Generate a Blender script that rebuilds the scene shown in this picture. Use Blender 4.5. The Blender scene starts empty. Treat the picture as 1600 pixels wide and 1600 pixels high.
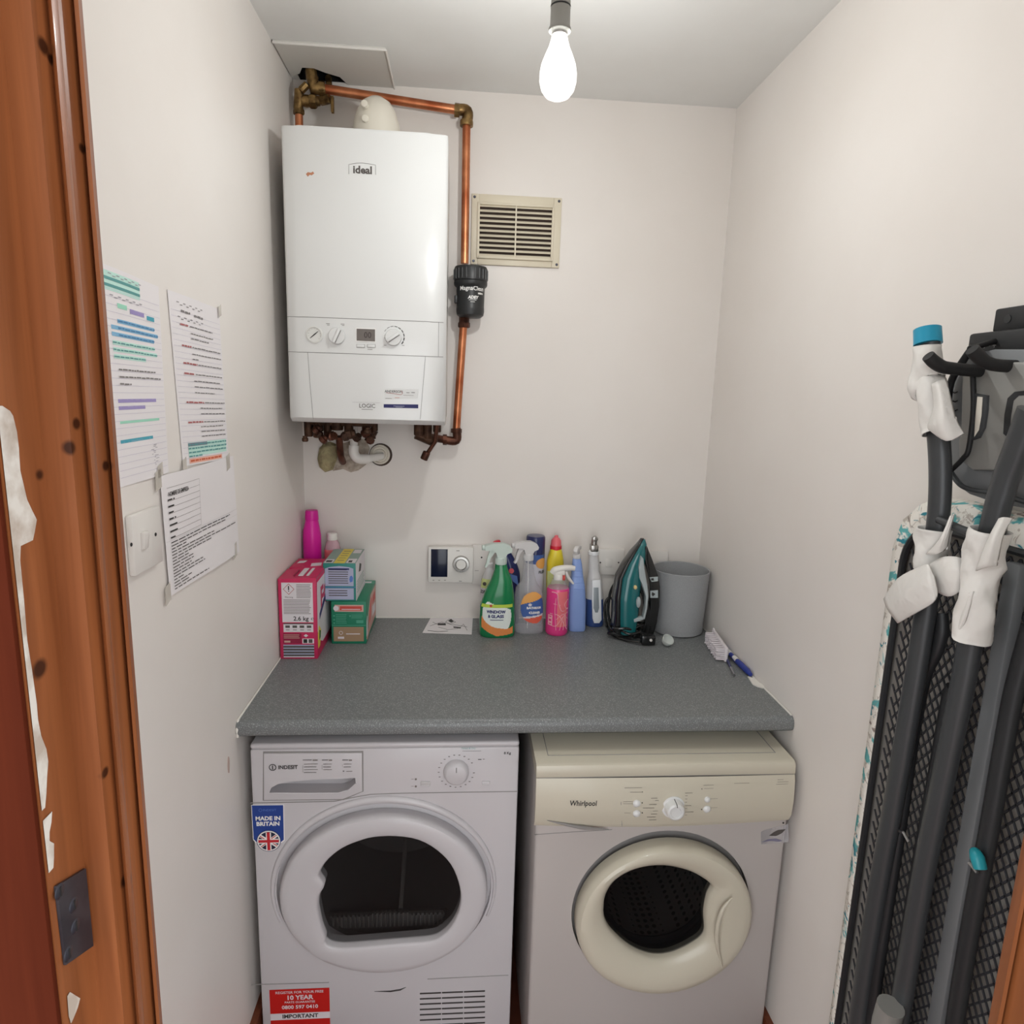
import bpy, bmesh, math, random
from mathutils import Vector as V, Matrix
from math import sin, cos, pi
S = bpy.context.scene
COL = S.collection
random.seed(4)
# ------------------------------------------------------------ camera, world, light, exposure
FPX = 1019.105
CAMP = V((0.481282, -2.017020, 1.628703))
RX = V((0.99690274, -0.07285217, 0.02962246))
UP = V((-0.01598805, 0.18105831, 0.9833424))
FW = V((0.07700202, 0.98077034, -0.17933276))
cd = bpy.data.cameras.new('camera'); cam = bpy.data.objects.new('camera', cd); COL.objects.link(cam)
cd.sensor_width = 36; cd.lens = 36 * FPX / 1600; cd.clip_start = 0.02
cam.matrix_world = Matrix(((RX.x, UP.x, -FW.x, CAMP.x), (RX.y, UP.y, -FW.y, CAMP.y), (RX.z, UP.z, -FW.z, CAMP.z), (0, 0, 0, 1)))
S.camera = cam
w = bpy.data.worlds.new('world'); S.world = w; w.use_nodes = True
w.node_tree.nodes['Background'].inputs[0].default_value = (0.96, 0.985, 1.0, 1)
w.node_tree.nodes['Background'].inputs[1].default_value = 2.75
_n = w.node_tree.nodes; _tc = _n.new('ShaderNodeTexCoord'); _sx = _n.new('ShaderNodeSeparateXYZ'); _mr = _n.new('ShaderNodeMapRange')   # added fill in place of an unseen hall: stronger from above, weaker from below
w.node_tree.links.new(_tc.outputs['Generated'], _sx.inputs[0]); w.node_tree.links.new(_sx.outputs['Z'], _mr.inputs[0])
_mr.inputs[1].default_value = -.6; _mr.inputs[2].default_value = .6; _mr.inputs[3].default_value = 1.35; _mr.inputs[4].default_value = 4.0
w.node_tree.links.new(_mr.outputs[0], w.node_tree.nodes['Background'].inputs[1])
S.view_settings.view_transform = 'Standard'; S.view_settings.look = 'None'
S.view_settings.exposure = 0.10; S.view_settings.gamma = 1.0; S.view_settings.use_curve_mapping = False
BULB = V((0.636, -0.776, 2.181))
ld = bpy.data.lights.new('bulb_light', 'POINT'); ld.energy = 7.0; ld.color = (0.985, 1.0, 0.985); ld.shadow_soft_size = 0.018
lo = bpy.data.objects.new('bulb_light', ld); COL.objects.link(lo); lo.location = BULB + V((0, 0, -0.012))

W, H, ZC, YD = 1.2573, 2.4585, 0.91, -0.673     # room width, ceiling height, worktop height, worktop front

def at(u, v, ax, val):
    """point of the photograph on an axis-aligned plane"""
    d = RX * ((u - 800) / FPX) - UP * ((v - 800) / FPX) + FW
    k = 'xyz'.index(ax); t = (val - CAMP[k]) / d[k]
    return CAMP + d * t

# ------------------------------------------------------------ materials
def lin(c):
    if isinstance(c, str):
        c = tuple(int(c[i:i + 2], 16) / 255 for i in (0, 2, 4))
    return tuple(x / 12.92 if x <= .04045 else ((x + .055) / 1.055) ** 2.4 for x in c) + (1,)
MATS = {}
def mat(name, col, rough=.5, metal=0, noise=None, bump=None, trans=0, alpha=1, emit=None, coat=0, sss=0, col2=None, ior=1.45, spec=.5):
    m = bpy.data.materials.new(name); m.use_nodes = True; MATS[name] = m
    nt = m.node_tree; b = nt.nodes['Principled BSDF']; I = b.inputs
    I['Base Color'].default_value = lin(col); I['Roughness'].default_value = rough; I['Metallic'].default_value = metal
    I['IOR'].default_value = ior; I['Specular IOR Level'].default_value = spec
    if trans: I['Transmission Weight'].default_value = trans
    if alpha < 1: I['Alpha'].default_value = alpha
    if coat: I['Coat Weight'].default_value = coat; I['Coat Roughness'].default_value = .08
    if emit: I['Emission Color'].default_value = lin(emit[0]); I['Emission Strength'].default_value = emit[1]
    if sss: I['Subsurface Weight'].default_value = sss; I['Subsurface Radius'].default_value = (.01, .01, .01)
    L = nt.links
    tc = nt.nodes.new('ShaderNodeTexCoord')
    if noise:   # (scale, low, high) mixes towards col2
        n = nt.nodes.new('ShaderNodeTexNoise'); n.inputs['Scale'].default_value = noise[0]; n.inputs['Detail'].default_value = 4
        L.new(tc.outputs['Object'], n.inputs['Vector'])
        r = nt.nodes.new('ShaderNodeMapRange'); r.inputs[1].default_value = noise[1]; r.inputs[2].default_value = noise[2]
        L.new(n.outputs['Fac'], r.inputs[0])
        mx = nt.nodes.new('ShaderNodeMix'); mx.data_type = 'RGBA'
        mx.inputs[6].default_value = lin(col); mx.inputs[7].default_value = lin(col2 or col)
        L.new(r.outputs[0], mx.inputs[0]); L.new(mx.outputs[2], I['Base Color'])
    if bump:
        n = nt.nodes.new('ShaderNodeTexNoise'); n.inputs['Scale'].default_value = bump[0]; n.inputs['Detail'].default_value = 3
        L.new(tc.outputs['Object'], n.inputs['Vector'])
        bp = nt.nodes.new('ShaderNodeBump'); bp.inputs['Strength'].default_value = bump[1]; bp.inputs['Distance'].default_value = bump[2] if len(bump) > 2 else .002
        L.new(n.outputs['Fac'], bp.inputs['Height']); L.new(bp.outputs[0], I['Normal'])
    return m

def wood(name, c1, c2, c3, knots=(), rough=.42, spec=.3):
    m = mat(name, c1, rough, coat=.04 if spec > .2 else 0, spec=spec); nt = m.node_tree; L = nt.links; N = nt.nodes; b = N['Principled BSDF']
    tc = N.new('ShaderNodeTexCoord'); mp = N.new('ShaderNodeMapping'); mp.inputs['Scale'].default_value = (40, 40, 1.6)
    L.new(tc.outputs['Object'], mp.inputs[0])
    n = N.new('ShaderNodeTexNoise'); n.inputs['Scale'].default_value = 2.2; n.inputs['Detail'].default_value = 6; n.inputs['Distortion'].default_value = .6
    L.new(mp.outputs[0], n.inputs['Vector'])
    cr = N.new('ShaderNodeValToRGB'); cr.color_ramp.elements[0].position = .3; cr.color_ramp.elements[0].color = lin(c2)
    cr.color_ramp.elements[1].position = .7; cr.color_ramp.elements[1].color = lin(c1)
    L.new(n.outputs['Fac'], cr.inputs[0]); cur = cr.outputs[0]
    n2 = N.new('ShaderNodeTexNoise'); n2.inputs['Scale'].default_value = 3; L.new(tc.outputs['Object'], n2.inputs['Vector'])
    mx = N.new('ShaderNodeMix'); mx.data_type = 'RGBA'; mx.inputs[7].default_value = lin(c3); L.new(cur, mx.inputs[6])
    r = N.new('ShaderNodeMapRange'); r.inputs[1].default_value = .45; r.inputs[2].default_value = .75; r.inputs[4].default_value = .6
    L.new(n2.outputs['Fac'], r.inputs[0]); L.new(r.outputs[0], mx.inputs[0]); cur = mx.outputs[2]
    for (p, rad) in knots:
        g = N.new('ShaderNodeNewGeometry'); s = N.new('ShaderNodeVectorMath'); s.operation = 'SUBTRACT'; s.inputs[1].default_value = p
        L.new(g.outputs['Position'], s.inputs[0])
        sc = N.new('ShaderNodeVectorMath'); sc.operation = 'MULTIPLY'; sc.inputs[1].default_value = (.8, .8, .9); L.new(s.outputs[0], sc.inputs[0])
        ln = N.new('ShaderNodeVectorMath'); ln.operation = 'LENGTH'; L.new(sc.outputs[0], ln.inputs[0])
        r = N.new('ShaderNodeMapRange'); r.inputs[1].default_value = rad * .4; r.inputs[2].default_value = rad * .75; r.inputs[3].default_value = .92; r.inputs[4].default_value = 0
        L.new(ln.outputs['Value'], r.inputs[0])
        mx = N.new('ShaderNodeMix'); mx.data_type = 'RGBA'; mx.inputs[7].default_value = lin('2a1208'); L.new(cur, mx.inputs[6]); L.new(r.outputs[0], mx.inputs[0]); cur = mx.outputs[2]
    L.new(cur, b.inputs['Base Color'])
    return m

def floral(name):
    m = mat(name, 'e6e2da', .85); nt = m.node_tree; L = nt.links; N = nt.nodes; b = N['Principled BSDF']
    tc = N.new('ShaderNodeTexCoord'); cur = None
    def layer(cur, col, scale, lo, hi, seed, vs=14):
        v = N.new('ShaderNodeTexVoronoi'); v.inputs['Scale'].default_value = vs
        mp = N.new('ShaderNodeMapping'); mp.inputs['Location'].default_value = (seed, seed * .7, seed * 1.3); L.new(tc.outputs['Object'], mp.inputs[0])
        n = N.new('ShaderNodeTexNoise'); n.inputs['Scale'].default_value = scale; n.inputs['Detail'].default_value = 5; n.inputs['Distortion'].default_value = 1.5
        L.new(mp.outputs[0], n.inputs['Vector'])
        r = N.new('ShaderNodeMapRange'); r.inputs[1].default_value = lo; r.inputs[2].default_value = hi; L.new(n.outputs['Fac'], r.inputs[0])
        mx = N.new('ShaderNodeMix'); mx.data_type = 'RGBA'; mx.inputs[7].default_value = lin(col)
        if cur is None: mx.inputs[6].default_value = lin('e6e2da')
        else: L.new(cur, mx.inputs[6])
        L.new(r.outputs[0], mx.inputs[0]); return mx.outputs[2]
    cur = layer(None, 'b9b0a6', 60, .55, .62, 3)
    cur = layer(cur, '5fa9ab', 18, .56, .60, 7)
    cur = layer(cur, '2f7f8d', 34, .60, .64, 1)
    cur = layer(cur, '8a7d76', 16, .64, .67, 12)
    L.new(cur, b.inputs['Base Color'])
    return m

def perforated(name):
    m = mat(name, '8a8684', .5, .3); nt = m.node_tree; L = nt.links; N = nt.nodes; b = N['Principled BSDF']
    tc = N.new('ShaderNodeTexCoord'); v = N.new('ShaderNodeTexVoronoi'); v.inputs['Scale'].default_value = 55; v.inputs['Randomness'].default_value = 0
    L.new(tc.outputs['Object'], v.inputs['Vector'])
    r = N.new('ShaderNodeMapRange'); r.inputs[1].default_value = .28; r.inputs[2].default_value = .34; L.new(v.outputs['Distance'], r.inputs[0])
    mx = N.new('ShaderNodeMix'); mx.data_type = 'RGBA'; mx.inputs[6].default_value = (.004, .004, .004, 1); mx.inputs[7].default_value = lin('b0a6a0')
    L.new(r.outputs[0], mx.inputs[0]); L.new(mx.outputs[2], b.inputs['Base Color'])
    return m

mat('wall_paint', 'e6e1dc', .42, noise=(2.5, .35, .7), col2='e1dbd5', bump=(7, .25, .004))
mat('ceiling_paint', 'e8e9e7', .6, noise=(3, .35, .7), col2='e2e2df', bump=(10, .25, .003))
mat('panel_paint', 'd2d0ca', .55, bump=(12, .2, .003))
mat('plaster_bare', 'bfa9a0', .8)
mat('plaster_rough', 'bdb2a4', .9, noise=(60, .4, .65), col2='9a8d80', bump=(70, .8, .006))
mat('dark_void', '0c0b0a', .9)
mat('floor_laminate', '7a4330', .5, noise=(9, .35, .65), col2='5d3022')
wood('pine', '8e5430', '6c3b1e', '7a4828', [
    (at(66, 72, 'x', .268), .006), (at(78, 93, 'x', .268), .004), (at(118, 662, 'x', .268),  .005), (at(128, 232, 'x', .262), .004),
    (at(165, 728, 'x', .262), .005), (at(163, 1207, 'x', .268), .005), (at(193, 1375, 'x', .268), .006), (at(36, 230, 'x', .254), .007), (at(62, 1045, 'x', .254), .008),
    (at(68, 742, 'x', .256), .005), (at(109, 700, 'x', .268), .006)])
wood('pine_dark', '4e1f0f', '411709', '46190b', rough=.8, spec=.08)
wood('skirting_wood', '7d4730', '6a3624', '73402a')
mat('white_gloss_paint', 'c9c5bd', .5, noise=(50, .4, .6), col2='a89c90')
mat('steel_dull', '55565e', .42, .8, noise=(40, .4, .6), col2='45464f')
mat('steel', 'b8b8b8', .28, 1)
mat('worktop_laminate', '6f7273', .36, noise=(420, .53, .66), col2='9a9d9c', bump=(300, .12, .001))
mat('sealant', 'e8e5de', .5)
mat('boiler_white', 'dcdddc', .28, coat=.3)
mat('boiler_trim', 'dadad6', .35)
mat('line_grey', '8d8b89', .6)
mat('ink', '2b2928', .6)
mat('ink_soft', '77706c', .7)
mat('ink_grey', '55504d', .7)
mat('screen_dark', '0d1530', .15)
mat('pencil', '9c98a0', .8); mat('pencil_dark', '84807f', .8)
mat('lcd', '6d6763', .3)
mat('lcd_digit', '3b3030', .4)
mat('navy_print', '22245c', .5)
mat('rust', 'b27a5c', .8)
mat('copper', 'd08a62', .34, .85, noise=(14, .35, .7), col2='9b4c2c')
mat('copper_dull', '6b4334', .45, .7, noise=(30, .4, .65), col2='43291f')
mat('brass', '9a7d50', .38, .85, noise=(45, .35, .7), col2='4f3a22', bump=(60, .5, .003))
mat('brass_dark', '5c4232', .55, .6, noise=(45, .35, .7), col2='33221a', bump=(60, .6, .004))
mat('white_plastic', 'e4e1dc', .35)
mat('white_plastic_warm', 'd9d3c6', .45)
mat('cream_vent', 'd6cdb8', .45)
mat('brown_dark', '4a3d36', .8)
mat('black_plastic', '2a2b2c', .38)
mat('black_matt', '1c1c1d', .6)
mat('white_print', 'ecebe8', .6)
mat('foam', 'b5aa83', .95, bump=(60, .9, .012), noise=(40, .4, .65), col2='8d8264')
mat('grey_holder', '8b8983', .45)
mat('socket_white', 'ddd9d4', .35)
mat('dryer_white', 'c4c1c4', .32, coat=.2)
mat('dryer_recess', 'b9b6b6', .4)
mat('gap_dark', '3b3838', .6)
mat('washer_white', 'b4aeab', .35, coat=.15)
mat('washer_cream', 'c9c3b2', .33, coat=.2)
mat('washer_grey', '8a8785', .5)
mat('door_glass', '1c1818', .06, alpha=.30, spec=.22)
mat('washer_glass', '101112', .06, alpha=.5, spec=.22)
perforated('drum_steel')
mat('drum_grey', '7b7876', .5, .3)
mat('rubber_grey', '34363a', .6)
mat('sticker_blue', '1f3f8c', .4)
mat('sticker_red', 'c0201c', .4)
mat('flag_red', 'c0202c', .4)
mat('flag_dark', '1a1d38', .4)
mat('paper', 'e6e2e3', .75)
mat('paper_crease', 'd3cdcd', .8)
mat('rule_line', 'b9b4c8', .8)
mat('hl_green', '9fd8c0', .8); mat('hl_blue', '7fb4d4', .8); mat('hl_purple', '9c90c0', .8); mat('hl_teal', '4fa2b4', .8)
mat('hl_grey', '7d7a90', .8); mat('hl_mint', 'bfe3d8', .8); mat('hl_orange', 'efb9a6', .8); mat('ink_orange', 'd06a4a', .8); mat('ink_teal', '5f9a98', .8)
mat('ink_blue', '5585b0', .8); mat('ink_red', 'b06a6a', .8)
mat('tape', 'd8d2c8', .25, alpha=.55)
mat('carton_pink', 'c42858', .45); mat('carton_pink_dark', '8f1c40', .5); mat('carton_white', 'dad4d8', .55)
mat('carton_green', '1c7a5c', .45); mat('carton_green_top', '4f9c82', .45); mat('carton_brown', 'a08468', .6); mat('carton_teal', '2f8078', .45)
mat('carton_lilac', 'a9adc6', .55); mat('carton_yellow', 'dcc84c', .5); mat('carton_grey', '8aa096', .5); mat('carton_rose', 'c9a096', .6)
mat('carton_blue', '5c7cc0', .5); mat('ink_navy', '252a68', .5); mat('print_red', 'c84a40', .5)
mat('magenta', 'd81a9c', .35, sss=.2); mat('bottle_clearpink', 'e2b8c4', .2, alpha=.6)
mat('green_liquid', '0f7a48', .22, coat=.4); mat('pale_trigger', 'd3e2da', .3, alpha=.85)
mat('clear_plastic', 'd5d4da', .1, alpha=.30, spec=.7); mat('frost_plastic', 'e4e2e2', .25, alpha=.8)
mat('pink_liquid', 'e23a86', .2, coat=.4); mat('pink_print', 'f0b0b8', .5); mat('coral_print', 'e8747c', .5)
mat('blue_bottle', '8aa4dc', .3, sss=.1); mat('navy', '20285c', .3, coat=.3); mat('yellow_liquid', 'ecd63c', .3)
mat('red_cap', 'd6283c', .3); mat('coral_cap', 'e86a74', .3); mat('label_lime', 'cfd890', .5); mat('label_blue', '3f5fa0', .45)
mat('label_orange', 'e8a85c', .45); mat('label_redorange', 'e0604a', .45); mat('silver', 'a8a6a2', .25, .9); mat('grad_white', 'eef0f2', .3)
mat('label_orange_swirl', 'e08c4c', .5); mat('label_white', 'e4ebe6', .5); mat('label_lime_band', 'b8d04c', .5)
mat('smoke_plastic', '9da6ac', .15, alpha=.7); mat('blue_liquid', '3a5490', .15, alpha=.9); mat('can_white', 'cfcdd6', .3)
mat('iron_teal', '0f6468', .18, coat=.6); mat('iron_black', '161718', .22, coat=.4); mat('iron_grey', 'a9b2b4', .3); mat('amber', 'e0c890', .3)
mat('bin_grey', 'a3a5a7', .5, noise=(500, .45, .6), col2='999b9d'); mat('cap_clear', 'dfe4e0', .15, alpha=.75)
mat('brush_white', 'e3dde0', .5); mat('bristle', 'e0d9dd', .8); mat('brush_blue', '2c3c90', .35)
mat('tube_grey', '424446', .38, .25); mat('tube_dark', '2a2b2d', .45, .2); mat('board_grey', '76787a', .45, .2); mat('board_plate', '8f8e8a', .4, .3)
mat('board_mesh', '3e3f43', .5, .3); mat('pad_felt', 'a09b94', .9); mat('teal_cap', '1f93b4', .35); mat('teal_lever', '1d8c98', .35)
mat('foam_wrap', 'dedbd6', .7, sss=.2, bump=(16, .9, .012)); floral('floral')
# glass bulb: clear envelope that lets light through, plus the glowing filament
m = bpy.data.materials.new('bulb_glass'); m.use_nodes = True; MATS['bulb_glass'] = m; nt = m.node_tree; nt.nodes.clear()
o_ = nt.nodes.new('ShaderNodeOutputMaterial'); tr = nt.nodes.new('ShaderNodeBsdfTransparent'); gl = nt.nodes.new('ShaderNodeBsdfGlossy'); gl.inputs['Roughness'].default_value = .05
em = nt.nodes.new('ShaderNodeEmission'); em.inputs[0].default_value = (1, .96, .92, 1); em.inputs[1].default_value = 1.1
lw = nt.nodes.new('ShaderNodeLayerWeight'); lw.inputs[0].default_value = .35
m1 = nt.nodes.new('ShaderNodeMixShader'); ad = nt.nodes.new('ShaderNodeAddShader')
nt.links.new(lw.outputs['Facing'], m1.inputs[0]); nt.links.new(tr.outputs[0], m1.inputs[1]); nt.links.new(gl.outputs[0], m1.inputs[2])
nt.links.new(m1.outputs[0], ad.inputs[0]); nt.links.new(em.outputs[0], ad.inputs[1]); nt.links.new(ad.outputs[0], o_.inputs[0])
em.inputs[1].default_value = .75
mat('filament', 'ffffff', .5, emit=('fff4e8', 30))

# ------------------------------------------------------------ mesh helpers
WL = {}
class MB:
    def __init__(s): s.v = []; s.f = []; s.m = []; s.names = []
    def mi(s, m):
        if m not in s.names: s.names.append(m)
        return s.names.index(m)
    def add(s, vs, fs, m):
        o = len(s.v); s.v += [V(p) for p in vs]; i = s.mi(m)
        for f in fs: s.f.append([o + k for k in f]); s.m.append(i)
        return s
    def addbm(s, bm, m):
        bm.verts.index_update(); return s.add([v.co.copy() for v in bm.verts], [[v.index for v in f.verts] for f in bm.faces], m)
    def box(s, lo, hi, m, bev=0, seg=2, rot=None):
        lo = V(lo); hi = V(hi); c = (lo + hi) / 2; d = hi - lo
        bm = bmesh.new(); bmesh.ops.create_cube(bm, size=1)
        for v in bm.verts: v.co = V((v.co.x * d.x, v.co.y * d.y, v.co.z * d.z))
        if bev: bmesh.ops.bevel(bm, geom=bm.edges[:], offset=min(bev, min(abs(x) for x in d) * .49), segments=seg, affect='EDGES', profile=.5)
        for v in bm.verts:
            if rot is not None: v.co = rot @ v.co
            v.co += c
        s.addbm(bm, m); bm.free(); return s
    def prism(s, pts, n, t, m, bev=0):
        """planar polygon extruded by t along n"""
        n = V(n).normalized(); pts = [V(p) for p in pts]; k = len(pts)
        bm = bmesh.new(); a = [bm.verts.new(p) for p in pts]; b = [bm.verts.new(p + n * t) for p in pts]
        bm.faces.new(a); top = bm.faces.new(b)
        for i in range(k): bm.faces.new((a[i], a[(i + 1) % k], b[(i + 1) % k], b[i]))
        bmesh.ops.recalc_face_normals(bm, faces=bm.faces)
        if bev: bmesh.ops.bevel(bm, geom=list(top.edges), offset=bev, segments=2, affect='EDGES', profile=.5)
        bmesh.ops.triangulate(bm, faces=[f for f in bm.faces if len(f.verts) > 4])
        s.addbm(bm, m); bm.free(); return s
    def tube(s, pts, r, m, seg=12, smooth=False, caps=True, flat=1.0, flatdir=None):
        pts = [V(p) for p in pts]
        R = list(r) if isinstance(r, (list, tuple)) else [r] * len(pts)
        if smooth: pts, R = crom(pts, R)
        n = len(pts); T = []
        for i in range(n): T.append((pts[min(i + 1, n - 1)] - pts[max(i - 1, 0)]).normalized())
        ref = V(flatdir) if flatdir is not None else (V((0, 0, 1)) if abs(T[0].z) < .9 else V((1, 0, 0)))
        vs = []; N = (ref - T[0] * ref.dot(T[0])).normalized()
        for i in range(n):
            N = (N - T[i] * N.dot(T[i])).normalized(); B = T[i].cross(N)
            for k in range(seg):
                a = 2 * pi * k / seg; vs.append(pts[i] + (N * cos(a) * flat + B * sin(a)) * R[i])
        fs = [(i * seg + k, i * seg + (k + 1) % seg, (i + 1) * seg + (k + 1) % seg, (i + 1) * seg + k) for i in range(n - 1) for k in range(seg)]
        if caps: fs += [tuple(range(seg))[::-1], tuple((n - 1) * seg + k for k in range(seg))]
        return s.add(vs, fs, m)
    def lathe(s, prof, c, m, axis=(0, 0, 1), seg=32, sx=1, sy=1, cap0=True, cap1=True):
        ax = V(axis).normalized(); q = V((0, 0, 1)).rotation_difference(ax); c = V(c)
        vs = []; n = len(prof)
        for r, z in prof:
            for k in range(seg):
                a = 2 * pi * k / seg; vs.append(c + q @ V((r * cos(a) * sx, r * sin(a) * sy, z)))
        fs = [(i * seg + k, i * seg + (k + 1) % seg, (i + 1) * seg + (k + 1) % seg, (i + 1) * seg + k) for i in range(n - 1) for k in range(seg)]
        if cap0: fs.append(tuple(range(seg))[::-1])
        if cap1: fs.append(tuple((n - 1) * seg + k for k in range(seg)))
        return s.add(vs, fs, m)
    def cyl(s, p0, p1, r, m, seg=20, bev=0):
        p0 = V(p0); p1 = V(p1); L = (p1 - p0).length
        pr = [(r, 0), (r, L)] if not bev else [(r - bev, 0), (r - bev * .3, bev * .3), (r, bev), (r, L - bev), (r - bev * .3, L - bev * .3), (r - bev, L)]
        return s.lathe(pr, p0, m, axis=p1 - p0, seg=seg)
    def text(s, txt, o, size, m, X=(1, 0, 0), Y=(0, 0, 1), align='LEFT', thick=0.0, wrap=None, bold=0.0, sx=1.0, shear=0):
        c = bpy.data.curves.new('t', 'FONT'); c.body = txt; c.size = size; c.align_x = align; c.align_y = 'CENTER'; c.resolution_u = 2; c.offset = bold; c.shear = shear
        ob = bpy.data.objects.new('t', c); COL.objects.link(ob); bpy.context.view_layer.update()
        me = bpy.data.meshes.new_from_object(ob.evaluated_get(bpy.context.evaluated_depsgraph_get()))
        X = V(X); Y = V(Y); o = V(o)
        vs = [(wrap(v.co.x * sx, v.co.y) if wrap else o + X * v.co.x * sx + Y * v.co.y) for v in me.vertices]
        s.add(vs, [list(p.vertices) for p in me.polygons], m)
        bpy.data.objects.remove(ob); bpy.data.curves.remove(c); bpy.data.meshes.remove(me); return s
    def build(s, name, parent=None, sharp=38):
        me = bpy.data.meshes.new(name)
        lo = V([min(p[k] for p in s.v) for k in range(3)]); hi = V([max(p[k] for p in s.v) for k in range(3)]); c = (lo + hi) / 2
        if parent is None: c.z = lo.z
        me.from_pydata([p - c for p in s.v], [], s.f)
        for n in s.names: me.materials.append(MATS[n])
        me.polygons.foreach_set('material_index', s.m); me.polygons.foreach_set('use_smooth', [True] * len(s.f))
        me.validate(); me.update()
        try: me.set_sharp_from_angle(angle=math.radians(sharp))
        except Exception: pass
        o = bpy.data.objects.new(name, me); COL.objects.link(o); o.location = c; WL[o.name] = c.copy()
        if parent is not None: o.parent = parent; o.location = c - WL[parent.name]
        return o
def crom(P, R, k=6):
    n = len(P); out = []; rr = []
    for i in range(n - 1):
        p0 = P[max(i - 1, 0)]; p1 = P[i]; p2 = P[i + 1]; p3 = P[min(i + 2, n - 1)]
        for j in range(k):
            t = j / k; out.append(.5 * ((2 * p1) + (p2 - p0) * t + (2 * p0 - 5 * p1 + 4 * p2 - p3) * t * t + (3 * p1 - p0 - 3 * p2 + p3) * t ** 3)); rr.append(R[i] * (1 - t) + R[i + 1] * t)
    return out + [P[-1]], rr + [R[-1]]
def thing(name, label, cat, loc, group=None):
    o = bpy.data.objects.new(name, None); COL.objects.link(o); o.location = loc; o.empty_display_size = .03
    WL[o.name] = V(loc); return tag(o, label, cat, group)
def tag(o, label, cat, group=None):
    o['label'] = label; o['category'] = cat
    if group: o['group'] = group
    return o
def struct(o): o['kind'] = 'structure'; return o
def cut(o, mb):
    c = mb.build('cutter'); c.location = WL[c.name]
    bm = bmesh.new(); bm.from_mesh(c.data); bmesh.ops.recalc_face_normals(bm, faces=bm.faces); bm.to_mesh(c.data); bm.free()
    md = o.modifiers.new('b', 'BOOLEAN'); md.operation = 'DIFFERENCE'; md.object = c; md.solver = 'EXACT'
    if o.parent is None: pass
    bpy.context.view_layer.update()
    me = bpy.data.meshes.new_from_object(o.evaluated_get(bpy.context.evaluated_depsgraph_get()))
    o.modifiers.remove(md); o.data = me; bpy.data.objects.remove(c)
    try: me.set_sharp_from_angle(angle=math.radians(38))
    except Exception: pass
OUT = {'y': V((0, -1, 0)), 'x': V((1, 0, 0)), 'X': V((-1, 0, 0)), 'z': V((0, 0, 1))}
def ppoly(mb, px, ax, val, t, m, bev=0):
    """polygon given by photo pixels on a plane, thickened towards the room"""
    mb.prism([at(u, v, ax.lower(), val) for u, v in px], OUT[ax], t, m, bev); return mb
def rrect(cx, cz, w, h, r, y, n=5):
    pts = []
    for (sx, sz, a0) in ((1, 1, 0), (-1, 1, 90), (-1, -1, 180), (1, -1, 270)):
        for i in range(n + 1):
            a = math.radians(a0 + 90 * i / n); pts.append(V((cx + sx * (w / 2 - r) + r * cos(a), y, cz + sz * (h / 2 - r) + r * sin(a))))
    return pts
def disc(mb, c, r, n, t, m, seg=28, sx=1, sy=1): return mb.lathe([(r, 0), (r, t)], c, m, axis=n, seg=seg, sx=sx, sy=sy)
def dash(mb, p, w, h, m, X=(1, 0, 0), Y=(0, 0, 1), t=.0003):
    p = V(p); X = V(X); Y = V(Y); n = X.cross(Y)
    return mb.prism([p, p + X * w, p + X * w + Y * h, p + Y * h], n, t, m)

# ------------------------------------------------------------ the room
def slab(name, lo, hi, m): return struct(MB().box(lo, hi, m).build(name))
YF, YH = -1.557, -1.678       # closet side and hall side of the front wall
slab('floor', (-1.0, -3.4, -.05), (2.3, .1, 0), 'floor_laminate')
mb = MB()
HX0, HX1, HY0 = .02, .265, -.20
mb.box((-.1, -3.4, H), (W + .1, HY0, H + .06), 'ceiling_paint'); mb.box((-.1, HY0, H), (HX0, .1, H + .06), 'ceiling_paint')
mb.box((HX1, HY0, H), (W + .1, .1, H + .06), 'ceiling_paint'); mb.box((HX0, 0, H), (HX1, .1, H + .06), 'ceiling_paint')
mb.box((HX0 - .01, HY0 - .01, H + .05), (HX1 + .01, .01, H + .10), 'dark_void')
for lo_, hi_ in (((HX0 - .004, HY0, H + .0005), (HX0 + .002, 0, H + .06)), ((HX1 - .002, HY0, H + .0005), (HX1 + .004, 0, H + .06)), ((HX0, HY0 - .004, H + .0005), (HX1, HY0 + .002, H + .06)), ((HX0, -.002, H + .0005), (HX1, .004, H + .06))): mb.box(lo_, hi_, 'dark_void')  # hole's shade put into colour: near-black lining and cap
struct(mb.build('ceiling'))
struct(MB().box((-.1, 0, 0), (W + .1, .1, H), 'wall_paint').build('wall_back'))
wl = slab('wall_left', (-.1, YH, 0), (0, 0, H), 'wall_paint')
slab('wall_right', (W, YH, 0), (W + .1, 0, H), 'wall_paint')
mb = MB(); XL, XR, DZ = .228, .966, 2.06
mb.box((-1.0, YH, 0), (XL, YF, H), 'wall_paint'); mb.box((XR, YH, 0), (2.3, YF, H), 'wall_paint'); mb.box((XL, YH, DZ), (XR, YF, H), 'wall_paint')
struct(mb.build('wall_front'))
for nm, x0, x1 in (('baseboard_left', 0, .016), ('baseboard_right', W - .016, W)):
    slab(nm, (x0, YF, 0), (x1, -.02, .14), 'skirting_wood')
# bare patch on the left wall beside the worktop
mb = MB(); c = at(357, 1195, 'x', 0); mb.prism([c + V((0, .006 * cos(a) * (1 + .2 * sin(2 * a)), .019 * sin(a))) for a in [2 * pi * i / 16 for i in range(16)]], (1, 0, 0), .0006, 'plaster_bare')
mb.build('bare_patch', wl)
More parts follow.
